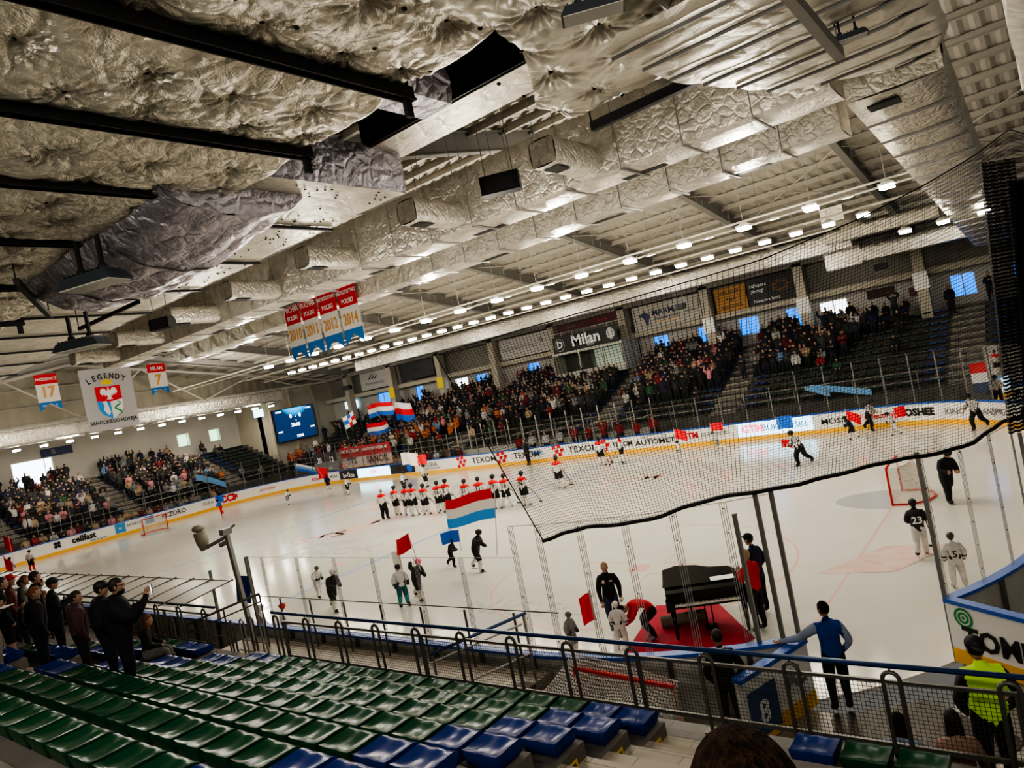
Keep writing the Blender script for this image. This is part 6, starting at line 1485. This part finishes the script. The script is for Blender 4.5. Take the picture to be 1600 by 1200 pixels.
# vest man at the gate
BV = cloth('vest_blue', (.008, .06, .30)); SHL = cloth('shirt_pale', (.30, .35, .48)); TRB = cloth('trousers_black', (.012, .013, .018))
def vs(c, s, J): return 5 if (s == 2 and abs(c.x) > .195) else s
person('man in blue vest over pale shirt leaning on the left gate leaf', 27.22, 1.29, 0, .55, 1.80, 'lean', std(HAIRN, BV, TRB, BLACK, cap=SHL), slotfn=vs, fingers=True, bulk=1.08, look=.5)
r = person('man in dark suit with white collar standing behind the railing at the gate', 25.9, .05, 0, .6, 1.76, 'pockets', std(HAIRB, cloth('suit', (.010, .010, .012)), cloth('suit', (.010, .010, .012))), look=.2, bulk=1.05)
b = MB(); b.tube([(.06*math.cos(2*PI*k/14), -.005+.062*math.sin(2*PI*k/14), 1.50) for k in range(15)], .014, 6); link('shirt_collar', b.mesh('shirt_collar', JW), r)
# hi-vis steward, women at bottom right
HV = mat('vest_hivis', (.48, .75, .03), .6, emit=(.4, .7, .02), es=.08)
person('steward in black clothes with yellow high visibility vest and black cap at the bottom right', 29.62, -1.45, .72, .5, 1.82, 'pockets', std(HAIRB, HV, CBLK, cap=BLACK), slotfn=vs, head='capback', bulk=1.15)
person('woman with long dark hair and bare shoulders standing below the railing', 29.30, -1.70, .12, .4, 1.68, 'stand', [SK, HAIRB, SK, CBLK, BLACK, SK, SKD, STEEL2], head='long')
person('brown haired person in pale blue top behind the hoop post at the bottom', 28.72, -1.62, -.02, .2, 1.66, 'stand', std(HAIRN, cloth('top_pale_blue', (.35, .45, .60)), JN), head='long')
# the out of focus head right in front
person('out of focus dark brown head of the spectator directly in front of the camera', 30.42, -9.33, 3.955, .6, 1.80, 'stand', std(HAIRN, CBLK, CBLK))

# standing spectators on the near stand
DK = cloth('dark_navy', (.010, .011, .018)); MV = cloth('coat_mauve', (.085, .035, .04)); FL_ = cloth('floral_black', (.012, .010, .016)); DKR = cloth('dark_red', (.10, .018, .012)); GRY = cloth('grey_sweater', (.22, .22, .21)); BEI = cloth('beige_trousers', (.30, .27, .22))
r = person('tall bearded man in dark shirt holding up a phone on the near stand', 19.45, -5.95, 2.785, .15-.45, 1.80, 'phone', std(HAIRB, DK, DK), head='beard', fingers=True, bulk=1.85, width=1.3, look=-.35)
b = MB(); b.box(.085, .165, .47, .482, 1.40, 1.56); link('phone', b.mesh('phone', BLACK), r)
b = MB(); b.box(.092, .158, .465, .470, 1.41, 1.55); link('phone_screen', b.mesh('phone_screen', mat('phone_glow', (1, 1, 1), .3, emit=(.8, .85, 1), es=1.6)), r)
person('man in black cap and dark jacket left of the man with the phone', 18.63, -5.85, 2.785, -.35, 1.70, 'pockets', std(HAIRB, DK, DK, cap=BLACK), head='cap', look=-.3, bulk=1.75, width=1.3)
person('woman in mauve coat with dark tied hair between the capped man and the floral jacket', 17.72, -5.9, 2.785, -.3, 1.54, 'stand', std(HAIRB, MV, CBLK), head='bun', look=-.5, bulk=1.6, width=1.25)
person('woman with auburn hair in black floral jacket on the near stand', 16.32, -6.05, 2.785, -.2, 1.62, 'stand', std(HAIRR, FL_, DK), head='bun', look=-.3, fingers=True, bulk=1.7, width=1.3)
person('clapping woman in dark clothes with black cap behind the floral jacket', 14.35, -5.15, 2.45, -.3, 1.76, 'clap', std(HAIRR, CBLK, CBLK, cap=BLACK), head='cap', fingers=True, bulk=1.25)
person('man with thick dark hair and black jacket, fifth of the standing group from the right', 13.26, -5.1, 2.45, -.3, 1.86, 'stand', std(HAIRB, CBLK, CBLK), bulk=1.3, width=1.15)
person('person in grey sweater standing beyond the dark haired man', 9.8, -4.3, 2.115, -.3, 1.78, 'stand', std(HAIRR, GRY, CBLK))
person('man in red cap and dark red striped jacket at the left edge', 11.5, -5.05, 2.45, -.4, 1.74, 'stand', std(HAIRB, DKR, CBLK, cap=RED), head='cap', look=-.5)
person('child with light brown hair standing low among the group', 12.35, -5.15, 2.45, -.4, 1.22, 'stand', std(HAIRN, CBLK, CBLK), look=-.4)
person('person in black dress with bare legs and light sandals at the left edge', 14.45, -6.0, 2.785, -.2, 1.74, 'stand', [SK, HAIRB, CBLK, SK, mat('sandal', (.45, .35, .32), .6), CBLK, SKD, STEEL2], slotfn=lambda c, s, J: 2 if (s == 3 and c.z > .5) else s, bulk=1.1)
r = person('partly visible person in beige trousers holding a sheet of paper at the left edge', 16.72, -6.85, 3.12, -.9, 1.70, 'clap', std(HAIRB, BEI, BEI), fingers=True)
b = MB(); b.box(-.06, .16, .32, .50, 1.26, 1.265); link('paper_sheet', b.mesh('paper_sheet', mat('paper', (.8, .8, .78), .6)), r)
person('woman with auburn hair in black jacket and grey jeans sitting by the left aisle', 15.35, -4.02, 1.80, -.6, 1.66, 'sit', std(HAIRR, CBLK, cloth('jeans_grey', (.20, .20, .19)), GRS), head='long')
for k, (x, y, lab, mm, hd) in enumerate(((8.2, -3.5, 'pale sweatered spectator behind the dark haired man at left', GRY, 'plain'), (7.0, -3.6, 'spectator in black at the far left end of the near stand', CBLK, 'cap'), (10.6, -4.2, 'red haired spectator half hidden behind the capped heads', DKR, 'long'))):
    person(lab, x, y, 1.78, -.3, 1.7, 'stand', std(HAIRR if k == 2 else HAIRN, mm, CBLK), head=hd, sub=1)

# ---- crowd
CP = [body_mesh('body', p, None, 1 if False else 0, head=hd, bulk=1.12) for p, hd in (('stand', 'plain'), ('clap', 'plain'), ('pockets', 'cap'), ('fold', 'long'), ('armup', 'plain'), ('bothup', 'plain'), ('stand', 'long'), ('clap', 'cap'))]
CS = [body_mesh('body', 'sit', None, 0, head=hd, bulk=1.1) for hd in ('plain', 'long')]
TOPS = [('black', (.012, .012, .014), 20), ('dark grey', (.035, .035, .038), 9), ('navy', (.012, .016, .05), 5), ('white', (.50, .48, .46), 4), ('red', (.26, .018, .024), 2), ('grey', (.16, .16, .16), 4), ('beige', (.36, .26, .17), 2), ('dark red', (.13, .012, .018), 4), ('pink', (.55, .22, .24), 1), ('orange', (.42, .11, .02), 1), ('light blue', (.12, .22, .38), 1), ('green', (.03, .09, .04), 1)]
TW = [t for t in TOPS for _ in range(t[2])]
rc = random.Random(11); spots = []
def dens_far(x, i):
    if x < -33: return 0
    if x < -24: return (.75 if i < 2 else .10)
    if x < -19: return (.85 if i < 3 else .25 if i < 8 else .5)
    if x < -4: return .92 if i >= (1 if x < -12 else 2) else .35
    if x < 3.4: return .9 if 3 <= i <= 9 else (.5 if i == 2 else 0)
    if x < 5.2: return .04
    if x < 12.6: return .93 if i >= 4 else (.55 if i == 3 else 0.05)
    if x < 14.2: return .5 if i >= 4 else .2
    if x < 17.5: return .93 if i >= 5 else (.4 if i in (3, 4) else 0.0)
    if x < 20.5: return .85 if i >= 8 else (.6 if i >= 4 else .3 if i == 3 else 0)
    if x < 24.0: return .6 if i >= 9 else (.22 if i >= 7 else 0.02)
    if x < 26: return .35 if i >= 10 else 0
    return .2 if i >= 10 and x < 30 else 0
for i in range(12):
    x = 30.5
    while x > -33:
        x -= .52
        if any(abs(x-a) < .8 for a in FA) and rc.random() > .12: continue
        if i >= 10 and any(abs(x-a) < .8 for a in PX): continue
        if i >= 9 and -3.6 < x < 3.9: continue
        if rc.random() < dens_far(x, i):
            spots.append(('far', i, x+rc.uniform(-.1, .1), 32.3+.84*i+.24+rc.uniform(-.08, .08), 1.47+.335*i, PI+rc.uniform(-.3, .3)))
def dens_end(y, i):
    if y > 30: return 0
    if y > 27.5: return .35 if i > 7 else .05
    if y > 25: return .12
    if y > 17: return .75 if i < 7 else .5
    if y > 15: return .3 if i < 5 else .1
    if y > 9: return .9 if i < 8 else .3
    return .75
for i in range(11):
    y = 30
    while y > -6:
        y -= .52
        if any(abs(y-a) < .8 for a in EA): continue
        if rc.random() < dens_end(y, i): spots.append(('end', i, -32.3-.84*i-.3, y+rc.uniform(-.1, .1), 1.47+.335*i, -PI/2+rc.uniform(-.3, .3)))
# standing ones behind the left end and far boards on the ground
for k in range(26): spots.append(('end', -1, -31.2-rc.random()*.5, 8+k*.62, .0, -PI/2+rc.uniform(-.3, .3)))
for k in range(34): spots.append(('far', -1, -26+k*.55, 31.0+rc.random()*.7, .0, PI+rc.uniform(-.3, .3)))
for k in range(10): spots.append(('bench', -1, -2+k*1.25, 31.35+rc.random()*.2, .35, PI+rc.uniform(-.3, .3)))
camp = Vector((30.85, -10.23, 6.3))
spots.sort(key=lambda s: (Vector((s[2], s[3], s[4]))-camp).length)
cm = MB(); CROWDM = [SK, CHAIR] + [mat('cloth_'+t[0].replace(' ', '_')+'_crowd', t[1], .85) for t in TOPS] + [CBOT, BLACK]
tidx = {t[0]: 2+k for k, t in enumerate(TOPS)}
for n_, (where, i, x, y, z, rz) in enumerate(spots):
    t = rc.choice(TW)
    if ((where == 'end' and i > 3) or (where == 'far' and i > 6)) and rc.random() < .6: t = rc.choice(TOPS[:3])
    if where == 'far' and x < -9 and i < 4 and rc.random() < .35: t = rc.choice([TOPS[4], TOPS[7], TOPS[3], TOPS[9]])
    if where == 'bench': t = TOPS[rc.choice([4, 3, 4])]
    if where == 'end' and i < 3 and rc.random() < .5: t = rc.choice([TOPS[3], TOPS[5], TOPS[6], TOPS[8]])
    sit_ = (x > 17.5 and where == 'far' and rc.random() < .55) or (where == 'end' and y > 26.8)
    k = rc.randrange(len(CP)) if rc.random() < .6 else rc.choice([0, 1, 2, 6])
    me = rc.choice(CS) if sit_ else CP[k]
    s = rc.uniform(.90, 1.04); v = 1+rc.uniform(-.2, .2)
    if n_ < 285:
        o = link('person', me, None, (x, y, z), (0, 0, rz)); o.scale = (s, s, s); o.color = (t[1][0]*v, t[1][1]*v, t[1][2]*v, 1)
        place = {'far': 'far stand', 'end': 'end stand', 'bench': 'far benches'}[where]
        sec = ('beside the white windows' if x > 19.7 else 'below the food picture' if x > 13 else 'below the bird banner' if x > 4.3 else 'below the booth' if x > -5 else 'toward the scoreboard') if where == 'far' else 'behind the goal'
        tag(o, '%s spectator in %s, %s %s, %s' % ('sitting' if sit_ else 'cheering' if k in (4, 5) else 'clapping' if k in (1, 7) else 'standing', t[0], place, (nth(i)+' row') if i >= 0 else 'front aisle', sec if where != 'bench' else 'in playing kit'), 'person', 'spectators of the '+place)
    else:
        c_, sn = math.cos(rz)*s, math.sin(rz)*s; o0 = len(cm.v)
        cm.v += [(x+q.co.x*c_-q.co.y*sn, y+q.co.x*sn+q.co.y*c_, z+q.co.z*s) for q in me.vertices]
        mp_ = [0, 1, tidx[t[0]], len(CROWDM)-2, len(CROWDM)-1, tidx[t[0]], 0, len(CROWDM)-1]
        for p in me.polygons: cm.f.append(tuple(q+o0 for q in p.vertices)); cm.m.append(mp_[p.material_index])
o = obj('crowd', cm, CROWDM, None, True); tag(o, 'densely packed distant spectators filling the far and left stands', 'crowd', kind='stuff')


for o in bpy.data.objects:
    if o.get('label') and len(o['label'].replace('-', ' ').split()) > 16 and not o.parent: print('LONG', o.name, len(o['label'].split()), o['label'])
